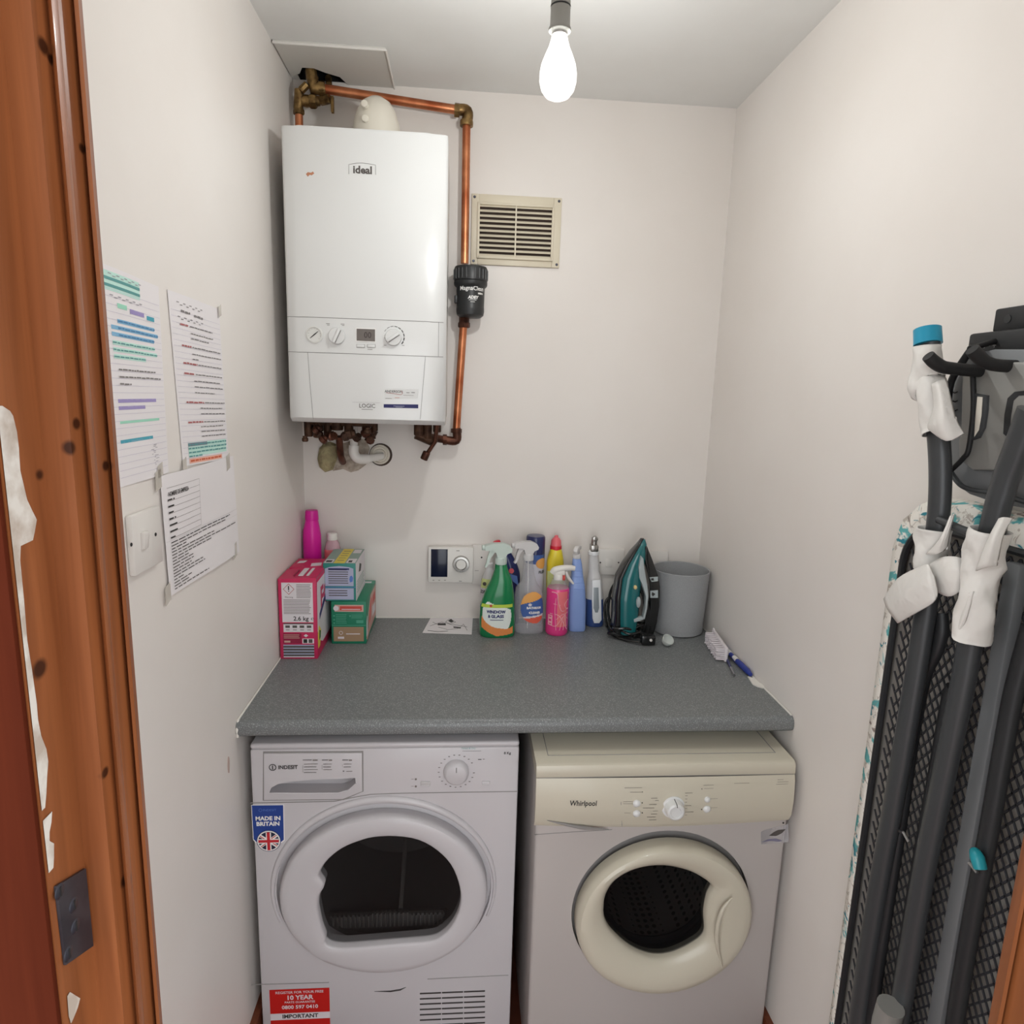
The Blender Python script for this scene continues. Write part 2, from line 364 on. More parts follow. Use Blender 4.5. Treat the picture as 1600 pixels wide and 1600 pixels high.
# door lining with stop, both sides, from a plan profile
prof = [(-8, .254), (78, .254)]
def py(u, x): return at(u, 800, 'x', x).y
P2 = [(.254, YH), (.254, py(78, .254)), (.2685, py(78, .254)), (.2685, py(143, .2685)), (.271, py(145, .271)), (.2735, py(149, .2735)), (.2735, py(154, .2735)), (.271, py(158, .271)),
      (.262, py(158, .271)), (.262, py(178, .262)), (.265, py(180, .265)), (.266, py(186, .266)), (.262, py(191, .262)), (.228, YF + .0), (.228, YH)]
j1 = MB(); j1.prism([(x, y, 0) for x, y in P2], (0, 0, 1), DZ, 'pine'); j1 = struct(j1.build('trim_1', sharp=30))
XM = .2535 + .940
j2 = struct(MB().prism([(XM - x, y, 0) for x, y in P2], (0, 0, 1), DZ, 'pine').build('trim_2', sharp=30))
struct(MB().box((.262, YH, DZ - .026), (XM - .262, YF, DZ), 'pine').build('trim_3'))
struct(MB().box((.165, YH - .004, 0), (.2535, YH, DZ + .06), 'pine_dark', .001).build('trim_4'))
struct(MB().box((XM - .2535, YH - .004, 0), (XM - .165, YH, DZ + .06), 'pine_dark', .001).build('trim_5'))
# old paint along the hall edge of the rebate
mb = MB()
zz = []
def paint_strip(rows):
    P_ = []
    for v, ul, ur in rows:
        q = at(ur, v, 'x', .2541); l_ = at(ul, v, 'x', .2541) if ul is not None else V((0, YH + .0006, q.z)); P_.append((max(l_.y, YH + .0006), max(q.y, YH + .0012), q.z))
    n_ = len(P_); vs = [(.2546, a_, z_) for a_, b_, z_ in P_] + [(.2546, b_, z_) for a_, b_, z_ in P_] + [(.2541, a_, z_) for a_, b_, z_ in P_] + [(.2541, b_, z_) for a_, b_, z_ in P_]
    fs = []
    for i in range(n_ - 1): fs += [(i, i + 1, n_ + i + 1, n_ + i), (n_ + i, n_ + i + 1, 3 * n_ + i + 1, 3 * n_ + i)]
    mb.add(vs, fs, 'white_gloss_paint')
paint_strip([(634, None, 2), (642, None, 14), (650, None, 19), (675, None, 25), (700, None, 28), (734, None, 30), (760, None, 36), (781, None, 41), (800, None, 50), (812, None, 56), (830, None, 53), (844, None, 50), (853, None, 31), (875, None, 30), (906, None, 33), (937, None, 36), (1000, None, 41), (1050, None, 49), (1100, None, 56), (1125, None, 58), (1150, None, 63), (1170, None, 71), (1190, None, 74), (1215, None, 72), (1240, None, 71), (1262, None, 69)])
paint_strip([(1268, None, 80), (1285, None, 79), (1300, None, 76), (1314, None, 76), (1318, None, 83), (1340, None, 83), (1356, None, 82)])
paint_strip([(1550, 103, 108), (1560, 103, 124), (1575, 106, 120), (1590, 108, 114), (1597, 110, 111)])
mb.build('old_paint', j1)
# hinge leaf left on the lining
mb = MB(); mb.prism([at(u, v, 'x', .2542) for u, v in ((84, 1385), (130, 1357), (142, 1478), (99, 1508))], (1, 0, 0), .0016, 'steel_dull'); h = mb.build('hinge_leaf', j1)
for u, v in ((93, 1393), (115, 1414), (118, 1447), (107, 1490)):
    s_ = MB(); c = at(u, v, 'x', .2558); s_.lathe([(.0045, 0), (.0035, .0006)], c, 'steel_dull', axis=(1, 0, 0), seg=14); s_.box(c + V((.0004, -.0006, -.003)), c + V((.0009, .0006, .003)), 'black_matt'); s_.build('screw', h)
# ceiling access panel with a broken corner around the pipes
pc = [at(430, 64, 'z', H - .004), at(602, 73, 'z', H - .004), at(614, 137, 'z', H - .004)]
px0 = .004; pyf = pc[0].y; px1 = pc[1].x
mb = MB()
mb.prism([(px0, pyf, H - .0055), (px1, pyf, H - .0055), (px1, -.0005, H - .0055), (.150, -.0005, H - .0055), (.135, -.045, H - .0055), (.10, -.065, H - .0055), (.075, -.085, H - .0055), (.045, -.085, H - .0055), (.03, -.05, H - .0055), (px0, -.03, H - .0055)], (0, 0, 1), .005, 'panel_paint')
p = mb.build('access_panel'); p.location.z = H - .0055; WL[p.name] = p.location.copy()
tag(p, 'white painted access panel on the ceiling above the boiler, broken out around the pipes', 'ceiling panel')
mb = MB(); t = .004
for a, b in (((px0, pyf), (px1, pyf)), ((px1, pyf), (px1, -.001))):
    mb.tube([(a[0], a[1], H - .007), (b[0], b[1], H - .007)], .0028, 'white_plastic', 6)
mb.build('painted_bead', p)

# ------------------------------------------------------------ worktop
wt = thing('worktop', 'dark grey speckled worktop with a rounded front edge spanning the alcove', 'worktop', (W / 2, -.33, ZC - .038))
r = .014; zb = ZC - .036; pts = [(0, 0 - .001, zb), (0, YD + .008, zb)]
for i in range(9):
    a = -pi / 2 - (pi / 2) * i / 8; pts.append((0, YD + r + r * cos(a - 0) * 1, zb + .010 + .010 * sin(a)) if False else (0, YD + .012 + .012 * cos(a), zb + .012 + .012 * sin(a)))
for i in range(9):
    a = pi - (pi / 2) * i / 8; pts.append((0, YD + .016 + .016 * cos(a), ZC - .016 + .016 * sin(a)))
pts.append((0, -.001, ZC))
mb = MB(); mb.prism([(.001, y, z) for _, y, z in pts[1:]] + [(.001, -.001, zb)], (1, 0, 0), W - .002, 'worktop_laminate'); mb.build('top_board', wt)
mb = MB(); mb.tube([(.003, YD + .01, ZC + .0008), (.003, -.003, ZC + .0008), (W - .003, -.003, ZC + .0008), (W - .003, YD + .012, ZC + .0008)], .0026, 'sealant', 6)
mb.tube([(.003, YD + .012, ZC), (.003, YD + .001, ZC - .016), (.003, YD + .004, zb)], .003, 'sealant', 6)
mb.build('sealant_bead', wt)
# flake of old sealant
mb = MB(); c = at(1180, 1064, 'z', ZC + .001)
ppoly(mb, [(1168, 1058), (1180, 1062), (1186, 1068), (1196, 1072), (1192, 1076), (1184, 1074), (1176, 1070), (1172, 1064)], 'z', ZC + .0005, .003, 'sealant')
tag(mb.build('sealant_flake'), 'torn white flake of sealant on the right edge of the worktop by the wall', 'debris')

# ------------------------------------------------------------ tumble dryer
DY = -.665; DX0, DX1, DZT = .0253, .6205, .853
def dpt(X, Y, y=DY): return at(360 + X / 3.2, 1100 + Y / 3.2, 'y', y)
dr = thing('tumble_dryer', 'white tumble dryer with blue and red stickers under the left half of the worktop', 'tumble dryer', ((DX0 + DX1) / 2, DY / 2, 0))
body = MB().box((DX0, DY, .012), (DX1, -.06, DZT - .012), 'dryer_white', .006).build('cabinet')
dl = at(434, 1393, 'y', DY - .02); drr = at(762, 1393, 'y', DY - .02); dtp = at(598, 1270, 'y', DY - .025); dbt = at(598, 1520, 'y', DY - .012)
DC = V(((dl.x + drr.x) / 2, 0, (dtp.z + dbt.z) / 2)); DR = (drr.x - dl.x) / 2; DRZ = (dtp.z - dbt.z) / 2
def ell(r, n=72, rz=None): rz = rz or r; return [(r * cos(2 * pi * i / n), rz * sin(2 * pi * i / n)) for i in range(n)]
def elcyl(c, rx, rz, y0, y1, m, n=72):
    mb = MB(); a = [(c.x + x, y0, c.z + z) for x, z in ell(rx, n, rz)]; b = [(c.x + x, y1, c.z + z) for x, z in ell(rx, n, rz)]
    mb.add(a + b, [tuple(range(n))[::-1], tuple(range(n, 2 * n))] + [(i, (i + 1) % n, n + (i + 1) % n, n + i) for i in range(n)], m); return mb
cut(body, elcyl(DC, DR * .82, DRZ * .82, DY - .01, -.30, 'dryer_white'))
cut(body, elcyl(DC, DR + .009, DRZ + .009, DY - .01, DY + .014, 'dryer_white'))
body.parent = dr; body.location = WL[body.name] - WL[dr.name]
top = MB().box((DX0, DY + .002, DZT - .014), (DX1, -.05, DZT), 'dryer_white', .006, 3).build('top_panel', dr)
def shell(name, c, rx, rz, y0, y1, m, parent, back=None):   # open drum seen through the door
    mb = MB(); n = 48; vs = []
    for y in (y0, y1): vs += [(c.x + x, y, c.z + z) for x, z in ell(rx, n, rz)]
    mb.add(vs, [(i, n + i, n + (i + 1) % n, (i + 1) % n) for i in range(n)], m)
    mb.add([(c.x + x, y1, c.z + z) for x, z in ell(rx, n, rz)], [tuple(range(n))], back or m); return mb
mb = shell('drum', DC, DR * .80, DRZ * .80, DY + .03, -.32, 'drum_grey', dr)
mb.build('drum', dr)
mb = MB()   # lint filter rib in the drum mouth
for i in range(26):
    x = DC.x - .13 + i * .0104; z = DC.z - DRZ * .62
    mb.box((x, DY + .035, z), (x + .004, DY + .045, z + .03 + (.008 if 8 < i < 18 else 0)), 'drum_grey')
mb.box((DC.x - .14, DY + .045, DC.z - DRZ * .70), (DC.x + .14, DY + .06, DC.z - DRZ * .50), 'drum_grey', .01)
mb.box((DC.x - .155, DY + .05, DC.z - DRZ * .78), (DC.x + .155, DY + .07, DC.z - DRZ * .52), 'drum_grey', .01)
mb.build('lint_filter', dr)
mb = MB(); mb.tube([V((DC.x + .03, DY + .06, DC.z - DRZ * .5)), V((DC.x + .03, -.31, DC.z + DRZ * .3))], .006, 'drum_grey', 8); mb.box((DC.x - DR * .7, -.315, DC.z - DRZ * .12), (DC.x + DR * .7, -.30, DC.z + DRZ * .02), 'rubber_grey', .004); mb.build('drum_baffle', dr)
def ring(mb, c, ro, roz, inner, y0, h, m, prof, n=None):
    """domed door ring between an outline and an arbitrary inner outline"""
    n = len(inner); vs = []
    for t, k in prof:
        for i, p in enumerate(inner):
            a = math.atan2((p.z - c.z) / roz, (p.x - c.x) / ro)
            q = V((c.x + ro * cos(a), 0, c.z + roz * sin(a))); w_ = V((p.x, 0, p.z)).lerp(q, t); vs.append((w_.x, y0 - h * k, w_.z))
    K = len(prof)
    mb.add(vs, [(j * n + i, (j + 1) * n + i, (j + 1) * n + (i + 1) % n, j * n + (i + 1) % n) for j in range(K - 1) for i in range(n)], m)
def dense(pts, k=5):
    P, _ = crom(pts + [pts[0]], [0] * (len(pts) + 1), k); return P[:-1]
win = [dpt(*q, DY - .02) for q in ((437, 1020), (443, 960), (470, 905), (446, 862), (452, 830), (490, 775), (560, 720), (640, 685), (720, 664), (830, 660), (940, 678), (1030, 728), (1100, 800), (1140, 890), (1152, 970), (1140, 1040), (1105, 1110), (1060, 1155), (1010, 1180), (900, 1192), (780, 1202), (660, 1212), (560, 1218), (500, 1208), (474, 1188), (476, 1165), (455, 1110))]
win = dense(win, 3)
DD = DC + V((0, 0, -.006)); door = MB(); ring(door, DD, DR, DRZ * .962, win, DY + .002, .026, 'dryer_white', [(0, -.5), (0, .80), (.03, .93), (.08, 1), (.4, 1.04), (.75, 1.0), (.90, .92), (.96, .76), (.99, .5), (1, .2), (1, -.4)])
door = door.build('door', dr)
MB().prism([V((p.x, DY - .006, p.z)) for p in [DC + (p - DC) * 1.04 for p in win]], (0, 1, 0), .003, 'door_glass').build('door_glass', door)
mb = MB()   # raised lip around the door recess
mb.tube([V((DC.x + (DR + .017) * cos(a), DY, DC.z + (DRZ + .017) * sin(a))) for a in [math.radians(d) for d in range(-20, 204, 4)]], [.0035 + .0055 * max(0, sin(math.radians(d + 10) * .87)) for d in range(-20, 204, 4)], 'dryer_white', 10)
mb.build('door_surround', dr)
mb = MB()   # control fascia lines
mb.tube([dpt(100, 495, DY - .0002), dpt(520, 487, DY - .0002), dpt(600, 470, DY - .0002), dpt(700, 452, DY - .0002), dpt(860, 446, DY - .0002), dpt(1438, 437, DY - .0002)], .0011, 'line_grey', 6)
mb.tube([dpt(105, 1403, DY), dpt(493, 1392, DY)], .0011, 'line_grey', 6); mb.tube([dpt(985, 1375, DY), dpt(1390, 1355, DY)], .0011, 'line_grey', 6)
mb.tube([dpt(720, 1437), dpt(800, 1436), dpt(850, 1428), dpt(878, 1416)], [.0006, .002, .002, .0006], 'gap_dark', 6)
mb.text('8 Kg', dpt(1385, 246, DY - .0006), .0085, 'ink', align='CENTER', bold=.0002)
mb.build('panel_line', dr)
ppoly(MB(), [(411.3, 1174), (567.7, 1173), (568.2, 1236), (537, 1249.6), (410.8, 1250.4)], 'y', DY + .001, .0014, 'washer_grey').build('drawer_gap', dr)
dw = MB(); ppoly(dw, [(413, 1176), (566, 1175), (566.5, 1235), (536, 1247), (413, 1248.5)], 'y', DY + .001, .0045, 'dryer_white', .0012)
dwo = dw.build('water_drawer', dr)

# scoop under the drawer grip: a shallow tray with an overhanging upper lip
sc = [dpt(*q) for q in ((195, 445), (206, 415), (240, 396), (300, 384), (420, 374), (625, 366), (628, 392), (590, 430), (540, 444))]
cut_mb = MB().prism([p + V((0, -.01, 0)) for p in sc], (0, 1, 0), .046, 'dryer_recess')
dwo.parent = None; dwo.location = WL[dwo.name]
cut(dwo, MB().prism([p + V((0, -.01, 0)) for p in sc], (0, 1, 0), .03, 'dryer_white')); dwo.parent = dr; dwo.location = WL[dwo.name] - WL[dr.name]
gp = [o for o in dr.children if o.name.startswith('drawer_gap')][0]; gp.parent = None; gp.location = WL[gp.name]; cut(gp, MB().prism([p + V((0, -.01, 0)) for p in sc], (0, 1, 0), .03, 'dryer_white')); gp.parent = dr; gp.location = WL[gp.name] - WL[dr.name]
body.parent = None; body.location = WL[body.name]; cut(body, cut_mb); body.parent = dr; body.location = WL[body.name] - WL[dr.name]
mb = MB(); mb.tube([dpt(195, 446, DY - .004), dpt(400, 447, DY - .004), dpt(540, 445, DY - .004), dpt(590, 431, DY - .004), dpt(628, 398, DY - .004)], .0016, 'dryer_white', 8); mb.build('grip_lip', dwo)
mb = MB(); c = dpt(211, 317, DY - .0046); mb.lathe([(.0080, 0), (.0080, .0004), (.0064, .0004), (.0064, 0)], c, 'ink', axis=(0, -1, 0), cap0=False, cap1=False, seg=24)
mb.text('i', c + V((0, -.0004, 0)), .013, 'ink', align='CENTER', bold=.0006); mb.text('INDESIT', dpt(238, 318, DY - .005), .0125, 'ink', bold=.0003, sx=.95)
for (x0, n, wd) in ((362, 4, 80), (458, 3, 55), (560, 2, 52)):
    dash(mb, dpt(x0, 282, DY - .0046), wd * .55 * .00044, .0014, 'ink_grey'); dash(mb, dpt(x0 + wd * .62, 284, DY - .0046), wd * .3 * .00044, .0026, 'ink_soft')
    for k in range(n): dash(mb, dpt(x0 + 6, 302 + 14 * k, DY - .0046), (wd - 12) * .00044 * (1 - .1 * (k % 2)), .0010, 'ink_grey' if k % 2 else 'ink_soft')
    dash(mb, dpt(x0, 300 + 14 * (n - 1), DY - .0046), .0004, .0062 * (n - 1) * .9, 'ink_soft')
dash(mb, dpt(562, 338, DY - .0046), .003, .002, 'ink'); dash(mb, dpt(580, 338, DY - .0046), .013, .0012, 'ink_soft')
mb.build('printing', dwo)
kc = dpt(1130, 335, DY)
kn = MB().lathe([(.0285, 0), (.0285, .006), (.027, .013), (.0235, .018), (.021, .0195), (0.001, .0195)], kc, 'dryer_white', axis=(0, -1, 0), seg=40).build('programme_dial', dr)
mb = MB(); mb.box(kc + V((-.0012, -.0205, .008)), kc + V((.0012, -.0190, .020)), 'line_grey')
mb.build('pointer', kn)
mb = MB()
for i in range(20):
    a = math.radians(60 - i * 17.0 + (0 if i else 0)); c = kc + V((sin(a) * .040, -.0006, cos(a) * .040)); dash(mb, c + V((-.002, 0, -.0007)), .004, .0013, 'ink_grey')
mb.text('Timed & Dry', dpt(1190, 222, DY - .0006), .006, 'ink_teal', align='CENTER'); dash(mb, dpt(1160, 236, DY - .0004), .042, .0005, 'ink_grey'); dash(mb, dpt(1238, 279, DY - .0004), .008, .0016, 'ink'); dash(mb, dpt(1262, 277, DY - .0004), .004, .0012, 'ink_soft')
for yy in (376, 412): dash(mb, dpt(904, yy, DY - .0004), .006, .0007, 'ink_soft'); disc(mb, dpt(927, yy, DY), .0026, (0, -1, 0), .0004, 'ink_soft', 10)
mb.build('dial_printing', dr)
for (X, Y, w_, h_, m_) in ((975, 397, .022, .011, 'dryer_recess'), (1278, 392, .018, .007, 'dryer_white')):
    c = dpt(X, Y); mb = MB(); mb.box(c + V((-w_ / 2, -.003, -h_ / 2)), c + V((w_ / 2, .001, h_ / 2)), m_, .0012); mb.box(c + V((-w_ * .45, -.0045, -h_ / 2)), c + V((w_ * .45, -.002, -h_ / 2 + .003)), 'dryer_white', .0008); mb.build('push_button', dr)
# blue sticker with the round flag
mb = MB(); Y0 = DY - .0003
ppoly(mb, [(392.5, 1257.5), (443.8, 1257), (445, 1313), (440, 1317), (400, 1317), (395.5, 1312)], 'y', Y0 + .0006, .0006, 'white_print'); ppoly(mb, [(393.5, 1258.5), (442.5, 1258), (443.5, 1312), (439, 1315.5), (401, 1315.5), (396.5, 1311)], 'y', Y0, .0005, 'sticker_blue')
fc = dpt(192, 684, Y0 - .0006); disc(mb, fc, .0270, (0, -1, 0), .0003, 'navy'); disc(mb, fc, .0255, (0, -1, 0), .0006, 'white_print'); disc(mb, fc, .0228, (0, -1, 0), .0008, 'flag_dark')
FR = .0228
def flagbar(a, w_, m_, y, off=0, s0=-1, s1=1):
    d = V((cos(a), 0, sin(a))); n_ = V((-sin(a), 0, cos(a))); rr = (FR ** 2 - (w_ / 2 + abs(off)) ** 2) ** .5
    c = fc + V((0, -y, 0)) + n_ * off; mb.prism([c + d * rr * s0 - n_ * w_ / 2, c + d * rr * s1 - n_ * w_ / 2, c + d * rr * s1 + n_ * w_ / 2, c + d * rr * s0 + n_ * w_ / 2], (0, -1, 0), .0001, m_)
for a in (math.radians(37), math.radians(143)): flagbar(a, .0068, 'white_print', .0009)
for a, o1, o2 in ((math.radians(37), -.0011, .0011), (math.radians(143), -.0011, .0011)): flagbar(a, .0019, 'flag_red', .0011, o1, -1, 0); flagbar(a, .0019, 'flag_red', .0011, o2, 0, 1)
flagbar(0, .0115, 'white_print', .0013); flagbar(pi / 2, .0115, 'white_print', .0014); flagbar(0, .0066, 'flag_red', .0016); flagbar(pi / 2, .0066, 'flag_red', .0017)
mb.text('MADE IN', dpt(188, 573, Y0 - .0009), .0138, 'white_print', align='CENTER', bold=.0005, sx=1.0); mb.text('BRITAIN', dpt(188, 600, Y0 - .0009), .0138, 'white_print', align='CENTER', bold=.0005, sx=1.0)
mb.text('INDESIT', dpt(196, 531, Y0 - .0009), .0075, 'carton_blue', align='CENTER', sx=1.1); mb.lathe([(.0038, 0), (.0038, .0002), (.0031, .0002), (.0031, 0)], dpt(150, 531, Y0 - .0007), 'carton_blue', axis=(0, -1, 0), cap0=False, cap1=False, seg=20)
mb.build('blue_sticker', dr)
mb = MB(); tl = dpt(195, 1430, Y0); wd = dpt(495, 1430, Y0).x - tl.x
mb.prism([tl, tl + V((wd, 0, 0)), tl + V((wd, 0, -.20)), tl + V((0, 0, -.20))], (0, -1, 0), .0005, 'sticker_red')
b0 = dpt(200, 1550, Y0 - .0005).z; b1 = dpt(200, 1582, Y0 - .0005).z; mb.prism([V((tl.x, Y0 - .0005, b1)), V((tl.x + wd, Y0 - .0005, b1)), V((tl.x + wd, Y0 - .0005, b0)), V((tl.x, Y0 - .0005, b0))], (0, -1, 0), .0003, 'carton_white')
cx = tl.x + wd / 2
def line(z, s, size, m_='carton_white', bold=.0001, sx=1): mb.text(s, (cx, Y0 - .0010, z), size, m_, align='CENTER', bold=bold, sx=sx)
line(tl.z - .0085, 'REGISTER FOR YOUR FREE', .0095); line(tl.z - .0235, '10 YEAR', .017, bold=.0005); line(tl.z - .036, 'PARTS GUARANTEE', .008); line(tl.z - .050, '0800 597 0410', .014, bold=.0003); line((b0 + b1) / 2, 'IMPORTANT', .015, 'ink', .0005)
mb.build('red_sticker', dr)
mb = MB()
for k in range(14):
    v = 1446 + k * 26.5; a = dpt(945, v + 2, DY); b = dpt(1275, v - 12, DY); wv = (b.x - a.x)
    z = (a.z + b.z) / 2
    for i in range(3): mb.box((a.x + wv * (i / 3 + .006), DY - .0006, z - .0022), (a.x + wv * ((i + 1) / 3 - .006), DY + .001, z + .0020), 'gap_dark', .0005)
mb.build('vent_grille', dr)
for sx_ in (DX0 + .05, DX1 - .05):
    for sy_ in (DY + .06, -.12): MB().cyl((sx_, sy_, 0), (sx_, sy_, .014), .02, 'black_matt').build('foot', dr)

# ------------------------------------------------------------ washing machine
WY = -.725
def wpt(X, Y, y=WY): return at(800 + X / 3.2, 1100 + Y / 3.2, 'y', y)
wx0 = at(838, 1200, 'y', WY).x; wx1 = min(at(1243, 1188, 'y', WY).x, W - .004); wzt = at(1040, 1192, 'y', WY).z
wm = thing('washing_machine', 'cream front-loading washing machine under the right half of the worktop', 'washing machine', ((wx0 + wx1) / 2, WY / 2, 0))
body = MB().box((wx0 + .004, WY, .012), (wx1 - .002, -.05, wzt - .045), 'washer_white', .008, 3).build('cabinet')
a = wpt(328, 1062, WY - .03); b = wpt(1200, 1062, WY - .02); c = wpt(762, 688, WY - .04); d = wpt(762, 1440, WY - .012)
WC = V(((a.x + b.x) / 2, 0, (c.z + d.z) / 2)); WR = (b.x - a.x) / 2; WRZ = (c.z - d.z) / 2 * .915; WC.z -= .008
cut(body, elcyl(WC, WR * .80, WRZ * .80, WY - .02, -.28, 'washer_white'))
RC = V((WC.x - .004, 0, wpt(768, 633).z - WRZ - .012)); cut(body, elcyl(RC, WR + .004, WRZ + .012, WY - .02, WY + .022, 'washer_grey'))
body.parent = wm; body.location = WL[body.name] - WL[wm.name]
mb = MB(); n = 72; inn = ell(WR * .80, n, WRZ * .78); outr = ell(WR + .003, n, WRZ + .011)
mb.add([(RC.x + x, WY + .0215, RC.z + z) for x, z in inn] + [(RC.x + x, WY + .0215, RC.z + z) for x, z in outr] + [(RC.x + x, WY + .001, RC.z + z) for x, z in outr],
       [(i, n + i, n + (i + 1) % n, (i + 1) % n) for i in range(n)] + [(n + i, 2 * n + i, 2 * n + (i + 1) % n, n + (i + 1) % n) for i in range(n)], 'washer_grey'); mb.build('door_recess', wm)
mb = MB()   # lid with a rounded nose and a shallow inset
zt = wzt; zup = at(1040, 1214, 'y', WY - .006).z; mb.prism([(wx0, WY - .004, zup + .0015), (wx0, WY - .005, zup + .003), (wx0, WY - .004, zt - .009), (wx0, WY - .001, zt - .003), (wx0, WY + .006, zt), (wx0, -.045, zt + .002), (wx0, -.045, zup + .0015)], (1, 0, 0), wx1 - wx0, 'washer_cream')
mb.tube([(wx0 + .03, -.06, zt + .0022), (wx0 + .03, WY + .035, zt + .0004), (wx1 - .03, WY + .035, zt + .0004), (wx1 - .03, -.06, zt + .0022)], .0010, 'line_grey', 6)
mb.build('lid', wm)
# bulging control fascia: strips between an upper and a lower curve
n = 30; vs = []; zlo = at(1040, 1294, 'y', WY - .006).z
for j, (tt, bul) in enumerate(((0, .004), (.12, .008), (.5, .012), (.85, .009), (1, .0))):
    for i in range(n + 1):
        s = i / n; x = wx0 + (wx1 - wx0) * s
        zlow = zlo + .010 - .010 * sin(pi * s)
        zu = zup; vs.append((x, WY - bul - .010 * sin(pi * s) * (bul / .014), zu + (zlow - zu) * tt))
vs2 = []
mb = MB(); fs = [(j * (n + 1) + i, (j + 1) * (n + 1) + i, (j + 1) * (n + 1) + i + 1, j * (n + 1) + i + 1) for j in range(4) for i in range(n)]
mb.add(vs, fs, 'washer_cream')
mb.add([vs[0], vs[n], (wx1, WY + .004, zup), (wx0, WY + .004, zup)], [(0, 1, 2, 3)], 'washer_cream')
for e in (0, n):
    col = [vs[j * (n + 1) + e] for j in range(5)]; mb.add(col + [(col[0][0], WY + .004, zup)], [(0, 1, 2, 3, 4, 5)], 'washer_cream')
fas = mb.build('control_fascia', wm)
def fy(u): # surface depth of the fascia at mid height
    s = (u - wx0) / (wx1 - wx0); return WY - .014 - .010 * sin(pi * s)
def fp(X, Y, off=.0003):
    p = wpt(X, Y, WY - .022); y = fy(p.x); p = wpt(X, Y, y)
    tt = (zup - p.z) / (zup - zlo - .003); tt = min(max(tt, 0), 1)
    k = [(0, .004), (.12, .008), (.5, .012), (.85, .009), (1, 0)]
    for (a0, b0_), (a1, b1_) in zip(k, k[1:]):
        if a0 <= tt <= a1: bu = b0_ + (b1_ - b0_) * (tt - a0) / (a1 - a0)
    s = (p.x - wx0) / (wx1 - wx0); y = WY - bu - .010 * sin(pi * s) * bu / .014; return wpt(X, Y, y - off)
def fsurf(x, z, off=.0005):
    q = at(1000, 1250, 'y', WY); s = (x - wx0) / (wx1 - wx0); tt = min(max((zup - z) / (zup - zlo - .003), 0), 1); k = [(0, .004), (.12, .008), (.5, .012), (.85, .009), (1, 0)]
    for (a0, b0_), (a1, b1_) in zip(k, k[1:]):
        if a0 <= tt <= a1: bu = b0_ + (b1_ - b0_) * (tt - a0) / (a1 - a0)
    return V((x, WY - bu - .010 * sin(pi * s) * bu / .014 - off, z))
def fdash(mb, p, w_, h_, m_):
    n_ = max(2, int(w_ / .004)); v_ = [fsurf(p.x + w_ * i / n_, p.z + (j - .5) * h_, .0009) for j in (0, 1) for i in range(n_ + 1)]
    mb.add(v_, [(i, i + 1, n_ + 2 + i, n_ + 1 + i) for i in range(n_)], m_)
mb = MB(); mb.tube([fp(543, 388), fp(545, 500), fp(550, 610)], .0007, 'line_grey', 6)
mb.tube([(wx0 + .003, WY - .003, zup + .0006), ((wx0 + wx1) / 2, WY - .003, zup + .0006), (wx1 - .003, WY - .003, zup + .0006)], .0012, 'washer_grey', 6)
for y_, x0_, x1_ in ((417, 562, 645), (440, 590, 645)): fdash(mb, fp(x0_, y_, .0006), (x1_ - x0_) * .00047, .0008, 'ink_soft')
for X, Y in ((652, 417), (652, 440), (702, 417), (752, 414), (801, 411), (851, 408), (900, 406), (950, 403), (949, 425), (651, 494), (651, 544), (948, 527)): disc(mb, fp(X, Y), .0014, (0, -1, 0), .0005, 'ink', 10)
mb.tube([fp(666, 412), fp(672, 405), fp(800, 398), fp(930, 391), fp(938, 396), fp(930, 401), fp(800, 409), fp(672, 416), fp(666, 412)], .0004, 'ink_soft', 5)
for side, rows in ((-1, ((470, 50), (482, 30), (502, 60), (520, 90), (535, 40), (551, 50), (566, 70), (580, 60))), (1, ((444, 60), (458, 20), (474, 18), (490, 14), (508, 50), (522, 18), (541, 70), (556, 16)))):
    for Y, L_ in rows:
        X = (745 - L_) if side < 0 else 865; fdash(mb, fp(X, Y, .0006), L_ * .00047 * .6, .0009, 'ink_grey' if L_ > 40 else 'ink_soft')
for X, Y, L_ in ((556, 488, 45), (556, 498, 45), (562, 545, 30), (992, 473, 35), (992, 519, 35), (1108, 393, 75), (955, 403, 50), (960, 422, 45), (1325, 376, 30), (1325, 388, 55), (1320, 401, 60)): fdash(mb, fp(X, Y, .0006), L_ * .00047, .0007, 'ink_soft')
wp_ = fp(288, 496); mb.text('Whirlpool', (0, 0, 0), .0165, 'ink', bold=.0003, shear=.12, sx=.86, wrap=lambda x, y: fsurf(wp_.x + x, wp_.z + y, .0012))
mb.build('fascia_printing', fas)
for X, Y, s_ in ((622, 494, 1), (622, 544, 1), (974, 474, .8), (972, 522, 1)): c = fp(X, Y, -.002); MB().lathe([(.0085 * s_, 0), (.0085 * s_, .004), (.006 * s_, .007), (.001, .0085)], c, 'boiler_white', axis=(0, -1, 0), seg=20).build('push_button', fas)
kc = fp(806, 515, -.003)
kn = MB().lathe([(.026, 0), (.026, .002), (.0215, .003), (.0205, .010), (.019, .020), (.016, .0225), (.0125, .0225), (.011, .0205), (.001, .020)], kc, 'boiler_white', axis=(0, -1, 0), seg=40).build('programme_dial', fas)
MB().tube([kc + V((0, -.0035, .0215)), kc + V((.0005, -.021, .0185)), kc + V((.001, -.0228, .0135))], .0009, 'ink', 6).build('pointer', kn)
